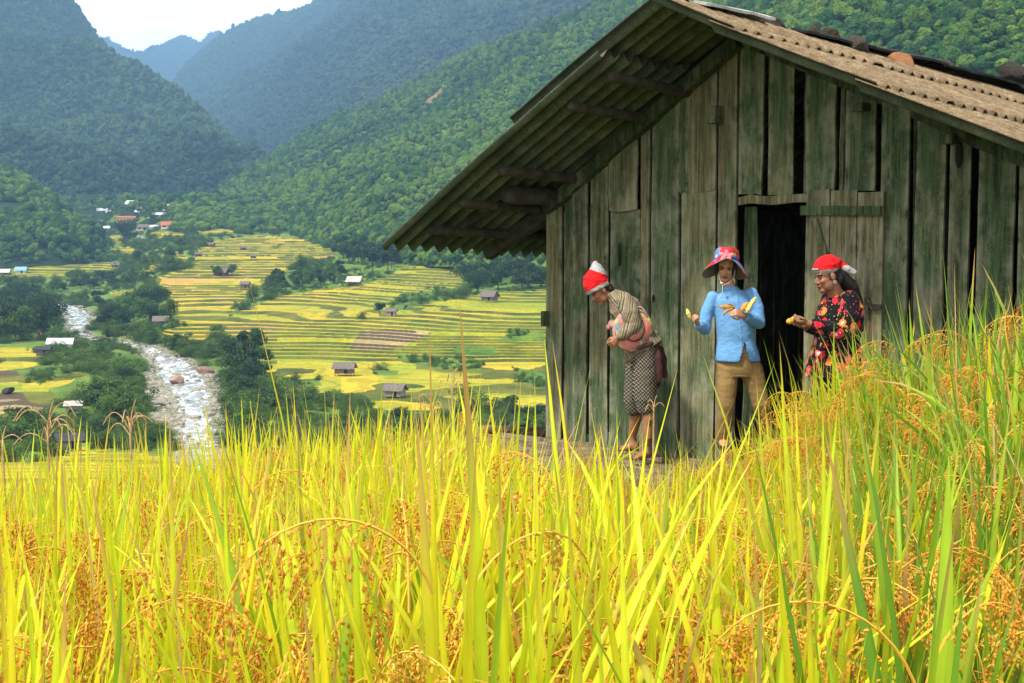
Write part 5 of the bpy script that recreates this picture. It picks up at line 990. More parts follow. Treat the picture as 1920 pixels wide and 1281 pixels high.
fw.ell(pc + hB @ np.array([.012, 0, 0]), (.008, .010, .010), None, 8); M_PINK = simple('pink_cloth', (.72, .20, .22), .8, .25, 30); fw.obj('bow', M_PINK, ht, True)
M_CORD = simple('hat_cord', (.66, .62, .58), .7, .1, 30)
b = MB(); b.tube(np.array([Jb(1347, 512, -.09), Jb(1349, 522, -.085), Jb(1352, 530, -.09), Jb(1355, 535, -.10)]) - loc, .0022, 5); b.tube(np.array([Jb(1378, 506, -.06), Jb(1376, 521, -.075), Jb(1366, 531, -.095), Jb(1355, 535, -.10)]) - loc, .0022, 5); b.tube(np.array([Jb(1355, 535, -.10), Jb(1355, 545, -.115), Jb(1350, 556, -.118), Jb(1346, 561, -.118)]) - loc, .002, 5); b.ell(Jb(1353, 531, -.10) - loc, (.014, .008, .008), n=8); b.obj('hat_cord', M_CORD, ht, True)
def cob(name, p0, p1, r, mat, label, cat, bend=0.0, group=None):
    p0, p1 = np.asarray(p0), np.asarray(p1); n = 9; s = np.linspace(0, 1, n); pts = p0 + (p1 - p0) * s[:, None] + np.array([0, 0, bend])[None] * np.sin(s * math.pi)[:, None]; rr_ = r * np.array([.45, .85, 1.05, .9, 1.1, 1.0, .85, .7, .35]); V, Fs = tube_prim(pts - p0, rr_, 10); V = V + .18 * r * fbm(V / r * 1.2 + r * 900, 2, int(p0[0] * 100))[:, None]
    o = obj(name, V, Fs, mat, smooth=True); o.location = p0; return tag(o, label, cat, group)
cob('yellow_piece', Jb(1294, 597, -.225), Jb(1288, 580, -.225), .016, M_PALECOB, 'pale yellow bite of food held up in the raised hand of the blue-shirted girl', 'food')
b = MB(); q = [Jb(1372, 574, -.30), Jb(1358, 578, -.315), Jb(1345, 575, -.31)]
V, Fs = tube_prim(np.array([Jb(1376, 577, -.29), Jb(1362, 577, -.31), Jb(1346, 574, -.31)]), [.012, .022, .004], 10, .45, (0, 0, 1)); b.add(V, Fs); V, Fs = tube_prim(np.array([Jb(1372, 580, -.30), Jb(1362, 583, -.315), Jb(1356, 591, -.31)]), [.010, .013, .007], 9); b.add(V, Fs); V, Fs = tube_prim(np.array([Jb(1374, 573, -.29), Jb(1369, 570, -.30), Jb(1363, 571, -.30)]), [.006, .007, .004], 8); b.add(V, Fs)
o = b.obj('dry_husk', M_HUSK, None, True); tag(o, 'torn brown husk held before the chest of the blue-shirted girl', 'husk')
g = 'yellow cobs in the crook of the arm'
cob('yellow_cob', Jb(1391, 582, -.245), Jb(1402, 568, -.225), .023, M_COB, 'fat orange cob nearest the hand of the blue-shirted girl', 'cob', group=g); cob('yellow_cob', Jb(1400, 585, -.255), Jb(1409, 569, -.235), .020, M_PALECOB, 'knobbly yellow cob in front of the orange one at the girl\'s arm', 'cob', group=g); cob('yellow_cob', Jb(1406, 574, -.235), Jb(1417, 558, -.215), .017, M_PALECOB, 'knobbly yellow cob reaching highest along the blue sleeve', 'cob', group=g)
# ---------------------------------------------------------------- the bending woman on the left
Yl = 11.2
def Jl(x, y, d=0.0): return P(x, y, Yl + d)
fN = np.array([Jl(1207, 850)[0], Yl - .16, -1.755]); fF = np.array([Jl(1184, 833)[0], Yl + .12, -1.745]); loc = np.array([Jl(1203, 800)[0], Yl, -1.755])
hl, hdL = head(Jl(1126, 545, .0), (-.80, -.22, -.56), (-.58, 0, .82), .93, Jl(1152, 560, .02), .052)
hipN, hipF = Jl(1208, 655, -.07), Jl(1200, 655, .09); knN, knF = Jl(1211, 755, -.12), Jl(1190, 757, .08); anN, anF = fN + np.array([.02, .03, .085]), fF + np.array([.02, .02, .085])
shN, shF = Jl(1170, 566, -.14), Jl(1160, 568, .15); elN, elF = Jl(1190, 610, -.20), Jl(1172, 615, .18); wrN, wrF = Jl(1157, 634, -.20), Jl(1152, 612, .06)
ax = Jl(1205, 650) - Jl(1160, 560); ax /= np.linalg.norm(ax); nrm2 = np.cross(ax, Y_); nrm2 /= np.linalg.norm(nrm2)
tl = [(Jl(1156, 556), nrm2 * .055, Y_ * .08), (Jl(1168, 572), nrm2 * .105, Y_ * .165), (Jl(1184, 606), nrm2 * .120, Y_ * .150), (Jl(1197, 634), nrm2 * .110, Y_ * .145), (Jl(1206, 660), nrm2 * .115, Y_ * .155)]
pr = list(hl) + [Rings([(c, a * .88, b_ * .9) for c, a, b_ in tl])]
for a, b_, c_ in ((shN, elN, wrN), (shF, elF, wrF)): pr += [T([a, b_], [.043, .036]), T([b_, c_], [.036, .024])]
for a, b_, c_ in ((hipN, knN, anN), (hipF, knF, anF)): pr += [T([a, (a + b_) / 2, b_], [.085, .072, .052]), T([b_, b_ * .62 + c_ * .38 + (.018, 0, 0), c_ + (0, 0, .04), c_], [.050, .053, .036, .033])]
for f_, a, dr in ((fN, anN, (-.75, -.6, 0)), (fF, anF, (-.95, -.2, 0))):
    dr = np.array(dr) / np.linalg.norm(dr); sd_ = np.cross(dr, Z_); pr.append(Rings([(a + (0, 0, .0), dr * .036, sd_ * .034), (f_ - dr * .035 + Z_ * .035, dr * .045, sd_ * .034), (f_ + Z_ * .022, dr * .06, sd_ * .036), ], 14)); pr.append(Rings([(f_ + dr * -.07 + Z_ * .025, sd_ * .026, Z_ * .026), (f_ + dr * .0 + Z_ * .035, sd_ * .036, Z_ * .035), (f_ + dr * .08 + Z_ * .022, sd_ * .042, Z_ * .02), (f_ + dr * .125 + Z_ * .014, sd_ * .036, Z_ * .013)], 14))
    for j in range(5): y_ = (j - 2) * .016; pr.append(T([f_ + dr * .115 + sd_ * y_ + Z_ * .014, f_ + dr * (.150 - abs(j - 1.5) * .006) + sd_ * y_ * 1.1 + Z_ * .010], [.0095, .008], 8))
pr += hand(wrN, Jl(1146, 640, -.22) - wrN + np.array([0, -.02, -.03]), (-.3, .7, -.2), 1.15, .88, thumb=1); pr += hand(wrF, Jl(1142, 606, .0) - wrF, (0, -.6, -.5), .9, .88, thumb=1)
def lcol(V):
    C = face_colour(V, hdL, (.33, .145, .072)); z = V[:, 2] - loc[2]; mud = (z < .31) & (fbm(V * np.array([14, 14, 7]), 4, 91) > .02 + .25 * np.clip(z / .3, 0, 1)); C[mud] = (.085, .052, .032); return C
wl = body('barefoot person bending forward in a striped jacket and red pointed cap', loc, pr, lcol)
eyes(hdL, wl, loc, .7)
nk = Jl(1150, 552)
jk = [Rings([(Jl(1150, 552), nrm2 * .068, Y_ * .085), (Jl(1158, 559), nrm2 * .09, Y_ * .135), (Jl(1170, 574), nrm2 * .130, Y_ * .190), (Jl(1186, 607), nrm2 * .142, Y_ * .178), (Jl(1199, 634), nrm2 * .138, Y_ * .172), (Jl(1210, 652), nrm2 * .155, Y_ * .182)], 26), Rings([(Jl(1142, 549), nrm2 * .060, Y_ * .070), (Jl(1150, 553), nrm2 * .075, Y_ * .090)], 18),
      T([Jl(1185, 648, -.10), Jl(1180, 668, -.11), Jl(1174, 679, -.10)], [.055, .045, .022], 12, .45, X_), T([Jl(1222, 634, -.02), Jl(1236, 645, -.02)], [.075, .03], 12), T([Jl(1190, 648, .05), Jl(1184, 668, .05)], [.07, .045], 12, .6, X_)]
garment('jacket', jk, M_STRIPE, wl, loc, .0075, .005, .10, 11, (1, 1, 1.4))
garment('sleeve', [T([shN + (.004, .02, .01), (shN + elN) / 2 + (.006, -.01, 0), elN], [.076, .080, .068]), T([elN, (elN + wrN) / 2 + (0, 0, -.01), wrN * .82 + elN * .18], [.070, .064, .048])], M_STRIPE2, wl, loc, .0075, .005, .08, 12, (1, 1, 1.2))
garment('sleeve', [T([shF, elF], [.07, .062]), T([elF, wrF * .75 + elF * .25], [.062, .050])], M_STRIPE2, wl, loc, .008, .006, .08, 13)
bt = [Rings([(Jl(1203, 640), X_ * .105, Y_ * .15), (Jl(1206, 668), X_ * .112, Y_ * .168), (Jl(1206, 690), X_ * .110, Y_ * .16)], 22)]
for a, b_ in ((hipN, knN), (hipF, knF)): e_ = b_ + (0, 0, -.045); bt.append(T([a, (a + b_) / 2, b_ + (0, 0, .02), e_], [.108, .104, .092, .074]))
garment('knee_trousers', bt, M_WEAVE, wl, loc, .0075, .006, .09, 15, (1, 1, 1.2), smooth=2)
jm = [T([Jl(1218, 640, -.10), Jl(1229, 672, -.13), Jl(1232, 712, -.13)], [.052, .058, .048], 14, .42, X_), T([Jl(1228, 642, .02), Jl(1241, 675, .02), Jl(1243, 690, .02), Jl(1247, 704, .03)], [.05, .05, .036, .03], 12, .5, X_), T([Jl(1230, 690, -.05), Jl(1231, 722, -.05)], [.045, .036], 12, .5, X_), T([Jl(1196, 654, -.20), Jl(1218, 645, -.17), Jl(1232, 643, -.05)], [.012, .022, .03], 10)]
garment('tied_jacket', jm, M_MAROON, wl, loc, .0075, .006, .06, 17, (1, 1, .5))
c_, B_, s_ = hdL
garment('hair', [ell_prim(c_ + s_ * (B_ @ np.array([-.030, 0, .035])), (.088 * s_, .080 * s_, .088 * s_), B_), ell_prim(c_ + s_ * (B_ @ np.array([-.07, 0, -.025])), (.045, .06, .055), B_)], M_HAIR, wl, loc, .006, .003, .03)
def cap_loft(path, radii, n=30):
    path = np.asarray(path, float); tn = np.gradient(path, axis=0); R = []
    for p, t_, (ra, rb) in zip(path, tn, radii): t_ = t_ / np.linalg.norm(t_); a = np.cross(Y_, t_); a /= np.linalg.norm(a); R.append((p, a * ra, Y_ * rb))
    return Rings(R, n)
zl = lambda V: V
cp = cap_loft([Jl(1122, 543), Jl(1117, 533), Jl(1117, 522), Jl(1119, 511), Jl(1118, 500), Jl(1115, 490)], [(.104, .090), (.108, .094), (.102, .090), (.080, .078), (.048, .05), (.012, .012)])
wn = np.array([-.06, 0, 1.0]); slope = np.array([.30, 0, 1.0]); tipd = np.array([-.25, 0, 1.0])
def capmi(cen):
    d1 = (cen - Jl(1099, 553)) @ slope; d2 = (cen - Jl(1106, 503)) @ np.array([.40, 0, 1.0]); return np.where(d1 < .075, 1, np.where(d2 > .0, 1, 0)).astype(int)
def capmi(cen):
    x, y = pix(cen); base = 553 + (530 - 553) * (x - 1099) / 44; top = 503 + (514 - 503) * (x - 1106) / 32 + 2; return np.where(y > base - 5, 1, np.where(y < top, 1, 0)).astype(int)
garment('pointed_cap', [cp], None, wl, loc, .005, .004, .035, 19, (1, 1, 2.0), mi=capmi, mats=[M_RED, M_WHITEC])
b = MB(); b.ell(Jl(1127, 552, -.082) - loc, (.004, .003, .006), n=8); b.obj('earring', M_IRON, wl, True)
# the floral sun hat hanging at her side
hc = Jl(1188, 618, -.185); hn = basis((.20, -1.0, .12), (.35, 0, 1)); hB2 = np.stack([hn[:, 1], hn[:, 2], hn[:, 0]], 1)   # columns: across, up, out
k = 44; V = []; prof = [(.088, .0), (.096, .004), (.115, .004), (.140, -.006), (.164, -.020), (.168, -.028)]
for r, z in prof: V += [hB2 @ np.array([math.cos(a) * r, math.sin(a) * r * 1.08, z + .008 * math.sin(3 * a) * (r / .16)]) for a in np.arange(k) / k * 6.2832]
m_ = len(prof); Fq = np.array([[i * k + j, (i + 1) * k + j, (i + 1) * k + (j + 1) % k, i * k + (j + 1) % k] for i in range(m_ - 1) for j in range(k)])
he = empty('sun_hat', hc); tag(he, 'pink floral sun hat with a white edge hanging at the side of the bending woman', 'hat'); o = obj('brim', np.array(V), Fq, M_PINKF, he, smooth=True); md = o.modifiers.new('t', 'SOLIDIFY'); md.thickness = .006
V = []; prof = [(.088, .0), (.086, .02), (.078, .04), (.055, .052), (.004, .055)]
for r, z in prof: V += [hB2 @ np.array([math.cos(a) * r, math.sin(a) * r * 1.08, z]) for a in np.arange(k) / k * 6.2832]
m_ = len(prof); Fq = np.array([[i * k + j, (i + 1) * k + j, (i + 1) * k + (j + 1) % k, i * k + (j + 1) % k] for i in range(m_ - 1) for j in range(k)]); obj('hat_crown', np.array(V), Fq, M_PINKF, he, smooth=True)
th = np.linspace(0, 2 * math.pi, 50); MB().tube(np.stack([hB2 @ np.array([math.cos(a) * .090, math.sin(a) * .097, .004]) for a in th]), .0055, 7).obj('hat_band', M_BLACKC, he, True)
sm = np.linspace(.9, 2.6, 16); MB().tube(np.stack([hB2 @ np.array([math.cos(a) * .105, math.sin(a) * .190, .0]) for a in sm]), .007, 7).obj('white_strap', M_WHITEC, he, True)
b = MB(); b.tube(np.array([Jl(1147, 606, -.03), Jl(1151, 611, -.05), Jl(1158, 613, -.06)]), [.03, .036, .025], 10); V, Fs, _ = b.data(); V = V + .008 * fbm(V * 40, 3, 5)[:, None]; o = obj('cloth_bundle', V - Jl(1151, 611, -.05), Fs, M_PINKF, smooth=True); o.location = Jl(1151, 611, -.05); tag(o, 'small crumpled pink cloth in the hands of the bending woman', 'cloth')
# ---------------------------------------------------------------- the woman in the black floral dress
Yr = 9.65
def Jr(x, y, d=0.0): return P(x, y, Yr + d)
loc = np.array([Jr(1565, 700)[0], Yr, -1.60])
hr, hdR = head(Jr(1551, 518), (-.93, -.28, -.22), (-.10, 0, 1), .96, Jr(1570, 562, .03), .056)
sh1, sh2 = Jr(1594, 562, -.10), Jr(1558, 560, .19); el1, el2 = Jr(1585, 626, -.17), Jr(1545, 620, .10); wr1, wr2 = Jr(1514, 606, -.20), Jr(1510, 612, -.06)
fd = np.array([-.85, -.5, 0]); fd /= np.linalg.norm(fd); sd2 = np.array([.5, -.85, 0])
tr_ = lambda k: [(Jr(1576, 555, .04), sd2 * .09, fd * .07), (Jr(1577, 572, .03), sd2 * (.17 + k), fd * (.105 + k)), (Jr(1572, 605, .02), sd2 * (.165 + k), fd * (.130 + k)), (Jr(1568, 645, .02), sd2 * (.155 + k), fd * (.12 + k)), (Jr(1562, 690, .02), sd2 * (.18 + k), fd * (.14 + k))]
hA, hB3 = Jr(1575, 700, -.05), Jr(1552, 700, .09); feet = [np.array([Jr(1580, 700)[0], Yr - .1, -1.62]), np.array([Jr(1545, 700)[0], Yr + .08, -1.62])]
pr = list(hr) + [Rings(tr_(-.012))]
for a, b_, c_ in ((sh1, el1, wr1), (sh2, el2, wr2)): pr += [T([a, b_], [.048, .040]), T([b_, c_], [.040, .027])]
for h_, f_ in zip((hA, hB3), feet): pr += [T([h_, (h_ + f_) / 2, f_ + (0, 0, .08)], [.085, .056, .036]), Rings([(f_ + (0.03, 0.02, .05), sd2 * .035, Z_ * .03), (f_ - (.03, .01, -.03), sd2 * .04, Z_ * .03), (f_ + fd * .13 + Z_ * .02, sd2 * .036, Z_ * .018)], 12)]
pr += hand(wr1, Jr(1490, 606, -.22) - wr1 + np.array([0, .02, .0]), (.1, .35, .8), .85, .92, thumb=1); pr += hand(wr2, Jr(1489, 610, -.12) - wr2, (0, -.35, .8), .85, .92, thumb=-1)
wr = body('person in a black floral tunic and red headscarf with long black hair', loc, pr, lambda V: face_colour(V, hdR, (.27, .125, .068)))
eyes(hdR, wr, loc, .5)
tu = [Rings([(Jr(1573, 553, .04), sd2 * .085, fd * .075), (Jr(1577, 562, .035), sd2 * .16, fd * .10), (Jr(1577, 576, .03), sd2 * .195, fd * .130), (Jr(1572, 606, .02), sd2 * .190, fd * .155), (Jr(1569, 640, .02), sd2 * .182, fd * .148), (Jr(1563, 680, .02), sd2 * .210, fd * .172), (Jr(1560, 706, .02), sd2 * .225, fd * .185)], 28),
      T([sh1 + (0, .02, .0), (sh1 + el1) / 2 + (.008, 0, 0), el1], [.072, .074, .064]), T([el1, (el1 + wr1) / 2, wr1 * .80 + el1 * .20], [.066, .058, .046]), T([sh2, el2], [.07, .062]), T([el2, wr2 * .8 + el2 * .2], [.062, .046])]
garment('floral_tunic', tu, M_FLORAL, wr, loc, .0075, .005, .10, 23, (1, 1, 1.2))
garment('trousers', [T([h_, (h_ + f_) / 2, f_ + (0, 0, .10)], [.110, .085, .07]) for h_, f_ in zip((hA, hB3), feet)] + [ell_prim(Jr(1564, 698, .02), (.17, .15, .10))], M_BLACKC, wr, loc, .009, .006, .1, 25)
c_, B_, s_ = hdR; q = lambda x, y, z: c_ + s_ * (B_ @ np.array([x, y, z]))
garment('hair', [ell_prim(q(-.026, 0, .030), np.array((.092, .083, .088)) * s_, B_), ell_prim(q(-.075, 0, -.02), (.05, .07, .07), B_), T([q(-.09, 0, .0), Jr(1596, 540, .06), Jr(1607, 570, .10), Jr(1613, 600, .10), Jr(1617, 620, .09)], [.062, .066, .050, .034, .012], 14, .75, sd2)], M_HAIR, wr, loc, .0065, .005, .022, 27, (1, 1, .25))
sc = [ell_prim(q(-.016, 0, .070), np.array((.108, .093, .088)) * s_, B_), T([q(-.085, 0, .075), q(-.125, -.005, .040), Jr(1592, 506, .0), Jr(1601, 512, .0)], [.050, .040, .028, .022], 14), ell_prim(q(.03, 0, .066), np.array((.060, .076, .045)) * s_, B_)]
def scmi(cen):
    L = (cen - c_) @ B_ / s_; x, y = pix(cen); bz = .022 - .20 * (L[:, 0]) * 0 + .018 * (L[:, 0] / .1); return np.where((x > 1581) & (y > 498), 1, np.where((L[:, 2] < .052 + .12 * L[:, 0]) & (L[:, 2] > -.02 + .10 * L[:, 0]), 1, 0)).astype(int)
garment('headscarf', sc, None, wr, loc, .005, .0045, .04, 29, (1, 1, 1.6), mi=scmi, mats=[M_RED, M_WHITEC], mod=None)
b = MB()
for j in range(7): b.ell(q(.098 - .004 * abs(j - 3), (j - 3) * .012, .070 + .004 * (j % 2)) - loc, .0075, None, 8)
b.obj('beaded_trim', M_WHITEC, wr, True); b = MB(); b.tube(np.stack([q(-.004 + .010 * math.cos(a), -.092 if False else .086, -.045 + .010 * math.sin(a)) - loc for a in np.linspace(0, 6.2832, 14)]), .002, 5); b.obj('earring', simple('silver', (.6, .58, .55), .3, .1, 10), wr, True)
g = 'cobs in the cupped hands'
for k, (x0, y0, x1, y1, r, lb) in enumerate(((1476, 604, 1488, 600, .020, 'orange cob outermost in the cupped hands of the woman in the floral tunic'), (1484, 599, 1497, 597, .018, 'pale cob on top in the cupped hands of the woman in the floral tunic'), (1486, 606, 1498, 604, .018, 'brown cob nearest the wrist in the cupped hands of the woman in the floral tunic'))):
    cob('yellow_cob', Jr(x0, y0, -.22 + .03 * k), Jr(x1, y1, -.19 + .02 * k), r, (M_COB, M_PALECOB, M_HUSK)[k], lb, 'cob', group=g)
# ================================================================ NEAR HILLSIDE under the rice
def zg(X, Y):
    X = np.asarray(X, float); Y = np.asarray(Y, float)
    z = -1.25 - .105 * (np.clip(Y, -6, 9.5) - 1.6) - .12 * np.clip(-X, 0, 8) - .02 * np.clip(Y - 9.5, 0, 40)
    z = z + .48 * sstep(.95, 1.95, X) * (1 - sstep(6, 9, Y)) * sstep(0, 2.5, Y) - .52 * sstep(2.2, 8.0, Y) * sstep(-.4, .30, X) * (1 - sstep(.9, 1.7, X)) + .04 * fbm(np.stack([X, Y], -1) * .9, 3, 80)
    u = (X - HO[0]) * UU[0] + (Y - HO[1]) * UU[1]; v = (X - HO[0]) * VVv[0] + (Y - HO[1]) * VVv[1]
    pad = sstep(-2.4, -1.2, v) * sstep(-4.2, -3.0, u)
    z = z * (1 - pad) - 2.30 * pad
    Ye = np.interp(X, [-8, -2.6, -1.0, 0.2, 1.2], [6.0, 6.7, 7.6, 9.6, 12.0])
    d = np.maximum(np.minimum(Y - Ye, (UL - .95) - u), 0)
    return np.maximum(z - .62 * d - .05 * np.minimum(d, 3) ** 2, -26)
gx = np.concatenate([np.arange(-26, -5, .6), np.arange(-5, 6, .1), np.arange(6, 24, .6)]); gy = np.concatenate([np.arange(-5, 14, .1), np.arange(14, 48, .6)])
A, B = np.meshgrid(gx, gy); Zs = zg(A, B)
t = NT('paddy_soil'); c = t.coord('Object'); nz = t.noise(c, 3, 6, .65)
M_SOIL = t.done(t.bsdf(t.ramp(nz, [(.3, (.035, .04, .012)), (.5, (.06, .09, .02)), (.7, (.12, .14, .03))]), .95, t.bump(t.noise(c, 22, 4), .8, .05), .1))
tag(obj('hillside', np.stack([A, B, Zs], -1).reshape(-1, 3), grid_faces(len(gy), len(gx)), M_SOIL, smooth=True), kind='structure')
# ================================================================ RICE
cl = []
for Y in np.arange(1.62, 10.6, .165):
    hw = .385 * Y + .55
    for X in np.arange(-hw, hw, .165): cl.append((X + rng.uniform(-.06, .06), Y + rng.uniform(-.06, .06)))
cl = np.array(cl); v = (cl[:, 0] - HO[0]) * VVv[0] + (cl[:, 1] - HO[1]) * VVv[1]
u_ = (cl[:, 0] - HO[0]) * UU[0] + (cl[:, 1] - HO[1]) * UU[1]
Ye = np.interp(cl[:, 0], [-8, -2.6, -1.0, 0.2, 1.2], [6.0, 6.7, 7.6, 9.6, 12.0])
lone = fbm(cl * .8, 2, 83)
ok = (v < -1.55 + .25 * lone) & (cl[:, 1] < Ye + .35)
rt_ = sstep(.20, .30, cl[:, 0] / cl[:, 1]); ok &= (rng.random(len(cl)) > .50 * rt_)
cl = cl[ok]; nC = len(cl); cz = zg(cl[:, 0], cl[:, 1])
right = sstep(.20, .30, cl[:, 0] / cl[:, 1])
cpx, _ = pix(np.concatenate([cl, cz[:, None]], 1)); infront = sstep(1060, 1120, cpx) * (1 - sstep(1440, 1500, cpx))
hC = .90 - .09 * infront + .10 * right * rng.random(nC) + .08 * rng.normal(size=nC) + .06 * fbm(cl * 1.3, 2, 81)
def blades(base, az, lean, curl, L, w, fold_at, col0, col1, tipc, n=8):
    m = len(base); s = np.linspace(0, 1, n)[None]; th = lean[:, None] + curl[:, None] * s ** 1.6 + np.where(fold_at[:, None] < s, 1.9 * np.clip((s - fold_at[:, None]) * 6, 0, 1), 0)
    ds = L[:, None] / (n - 1); h = np.cumsum(np.sin(th) * ds, 1) - np.sin(th) * ds; zz = np.cumsum(np.cos(th) * ds, 1) - np.cos(th) * ds
    c = np.stack([base[:, 0, None] + np.cos(az)[:, None] * h, base[:, 1, None] + np.sin(az)[:, None] * h, base[:, 2, None] + zz], -1)
    tw = rng.normal(0, .5, m)[:, None] + rng.normal(0, .5, m)[:, None] * s
    sd = np.stack([-np.sin(az)[:, None] * np.cos(tw), np.cos(az)[:, None] * np.cos(tw), np.sin(tw)], -1)
    fw = np.stack([np.cos(az)[:, None] * np.cos(th), np.sin(az)[:, None] * np.cos(th), -np.sin(th)], -1)
    pr = np.minimum(1, (1 - s) ** .75 * 1.9) * np.minimum(1, .45 + s * 3.2); ww = (w[:, None] * pr * .5)[..., None]
    V = np.stack([c - sd * ww + fw * ww * .35, c, c + sd * ww + fw * ww * .35], 2)             # m,n,3,3
    q = np.arange(n - 1)[:, None] * 3 + np.arange(2)[None]; F1 = np.stack([q, q + 1, q + 4, q + 3], -1).reshape(-1, 4)
    Fq = (np.arange(m)[:, None, None] * (n * 3) + F1[None]).reshape(-1, 4)
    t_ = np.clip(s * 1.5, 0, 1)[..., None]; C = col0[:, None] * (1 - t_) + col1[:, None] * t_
    tp = (np.clip((s - tipc[:, None]) * 7, 0, 1))[..., None]; C = C * (1 - tp) + np.array((.50, .27, .09)) * tp
    C = np.repeat(C[:, :, None], 3, 2) * np.array([1.0, 1.16, 1.0])[None, None, :, None]
    return V.reshape(-1, 3), Fq, C.reshape(-1, 3)
def pick(k, lo, hi): return rng.uniform(lo, hi, k)
per = 21; idx = np.repeat(np.arange(nC), per); m = len(idx)
base = np.stack([cl[idx, 0] + rng.normal(0, .035, m), cl[idx, 1] + rng.normal(0, .035, m), cz[idx] + .02 + rng.uniform(0, .34, m)], -1)
up = rng.random(m) < .62
lean = np.where(up, np.abs(rng.normal(0, .22, m)) + .02, np.abs(rng.normal(.34, .24, m))) * (1 + .35 * right[idx])
curl = np.where(up, np.abs(rng.normal(.05, .14, m)), np.abs(rng.normal(.55, .5, m)))
L = hC[idx] * np.where(up, rng.uniform(.62, .96, m), rng.uniform(.45, .85, m)) - np.where(up, base[:, 2] - cz[idx] - .17, 0) * .9
L = np.where(rng.random(m) < .02, L * 1.12, L)
fold = np.where((~up) & (rng.random(m) < .06), rng.uniform(.45, .75, m), 9.0)
w = np.exp(rng.normal(math.log(.0148), .25, m)) * (1 + .06 * right[idx])
R_ = right[idx][:, None]; k1 = rng.random((m, 1)); k2 = rng.random((m, 1))
yel = np.array((.82, .66, .018)) * (1 - k1) + np.array((.58, .68, .020)) * k1; gre = np.array((.24, .40, .022)) * (1 - k1) + np.array((.34, .48, .022)) * k1
gf = np.clip(.12 + .80 * R_ * (k2 < .85) + .9 * (k2 > .93), 0, 1); c1 = yel * (1 - gf) + gre * gf; deep = (R_ * (rng.random((m, 1)) < .45)); c1 = c1 * (1 - deep) + np.array((.15, .30, .020)) * deep
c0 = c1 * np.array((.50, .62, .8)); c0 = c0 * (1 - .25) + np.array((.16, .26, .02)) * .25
tipc = np.where(rng.random(m) < .50, rng.uniform(.72, .97, m), 9.0)
dry = rng.random(m) < .055; c1[dry] = (.55, .36, .13); c0[dry] = (.48, .30, .10); w = np.where(dry, w * .6, w)
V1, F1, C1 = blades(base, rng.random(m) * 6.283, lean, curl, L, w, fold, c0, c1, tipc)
t = NT('rice_leaf'); cv = t.attr('Col'); cc = t.mix(.35, cv, t.ramp(t.noise(t.coord('Object'), 14, 4, .6), [(.3, .72), (.7, 1.12)]), 'MULTIPLY')
M_RICE = t.leafy(cc, .48, .45, spec=.3)
# stalks
ks = 5; ix = np.repeat(np.arange(nC), ks); ms = len(ix)
bs = np.stack([cl[ix, 0] + rng.normal(0, .03, ms), cl[ix, 1] + rng.normal(0, .03, ms), cz[ix]], -1)
one = np.ones((ms, 3))
V2, F2, C2 = blades(bs, rng.random(ms) * 6.283, np.abs(rng.normal(0, .1, ms)), np.abs(rng.normal(0, .1, ms)), hC[ix] * .78, np.full(ms, .006), np.full(ms, 9.0), one * (.22, .28, .03), one * (.50, .46, .05), np.full(ms, 9.0), 5)
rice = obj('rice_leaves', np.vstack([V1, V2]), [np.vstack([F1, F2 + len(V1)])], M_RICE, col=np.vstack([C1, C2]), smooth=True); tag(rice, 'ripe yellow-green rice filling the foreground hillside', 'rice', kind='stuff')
# drooping ears of grain
t = NT('rice_grain'); oi = t.n('ObjectInfo', out=None); cv = t.attr('Col', 2); f = t.math('ADD', t.math('MULTIPLY', cv, .5), t.math('MULTIPLY', oi.outputs['Random'], .5))
M_GRAIN = t.leafy(t.ramp(f, [(.05, (.42, .14, .012)), (.4, (.66, .28, .024)), (.75, (.76, .42, .05)), (1, (.66, .52, .08))]), .18, .6)
EARS = []
def grain(c, d, L, r):
    d = d / (np.linalg.norm(d) + 1e-9); a = np.cross(d, (0.3, .2, .93)); a /= np.linalg.norm(a) + 1e-9; b = np.cross(d, a)
    return np.array([c - d * L / 2, c + a * r, c + b * r, c - a * r, c - b * r, c + d * L / 2])
GF = np.array([[0, 2, 1], [0, 3, 2], [0, 4, 3], [0, 1, 4], [5, 1, 2], [5, 2, 3], [5, 3, 4], [5, 4, 1]])
for e in range(9):
    g = np.random.default_rng(300 + e); n = 16; s = np.linspace(0, 1, n); droop = g.uniform(2.1, 2.9); th = .12 + droop * s ** 1.15; Ls = g.uniform(.26, .33)
    x = np.cumsum(np.sin(th)) * Ls / n; z = np.cumsum(np.cos(th)) * Ls / n; y = .02 * s * g.normal(); sp = np.stack([x, y, z], -1)
    V, Fs = tube_prim(sp, np.linspace(.0016, .0008, n), 4, cap=False); vs_ = [V]; ts = [Fs[1]]; qs = [Fs[0]]; k = len(V); cs = [np.full(len(V), .9)]
    for j in range(12):
        i0 = 4 + j; p = sp[min(i0, n - 1)].copy(); d = np.array([math.sin(th[min(i0, n - 1)]), 0, math.cos(th[min(i0, n - 1)])]) + g.normal(0, .28, 3); d /= np.linalg.norm(d)
        for q in range(int(g.integers(9, 15))):
            d = d + np.array([0, 0, -.38]) + g.normal(0, .05, 3); d /= np.linalg.norm(d); p = p + d * .0056
            V = grain(p + g.normal(0, .0022, 3), d + g.normal(0, .25, 3), g.uniform(.0085, .011), g.uniform(.0018, .0025)); vs_.append(V); ts.append(GF + k); k += 6; cs.append(np.full(6, g.random()))
    c = np.concatenate(cs); EARS.append(mesh_np('rice_ear', np.concatenate(vs_), [np.concatenate(qs), np.concatenate(ts)], [M_GRAIN], col=np.repeat(c[:, None], 3, 1)))
ke = 7; ix = np.repeat(np.arange(nC), ke); me_ = len(ix)
pe = np.stack([cl[ix, 0] + rng.normal(0, .05, me_), cl[ix, 1] + rng.normal(0, .05, me_), cz[ix] + hC[ix] * rng.uniform(.36, .74, me_)], -1)
se = rng.uniform(.85, 1.25, me_)
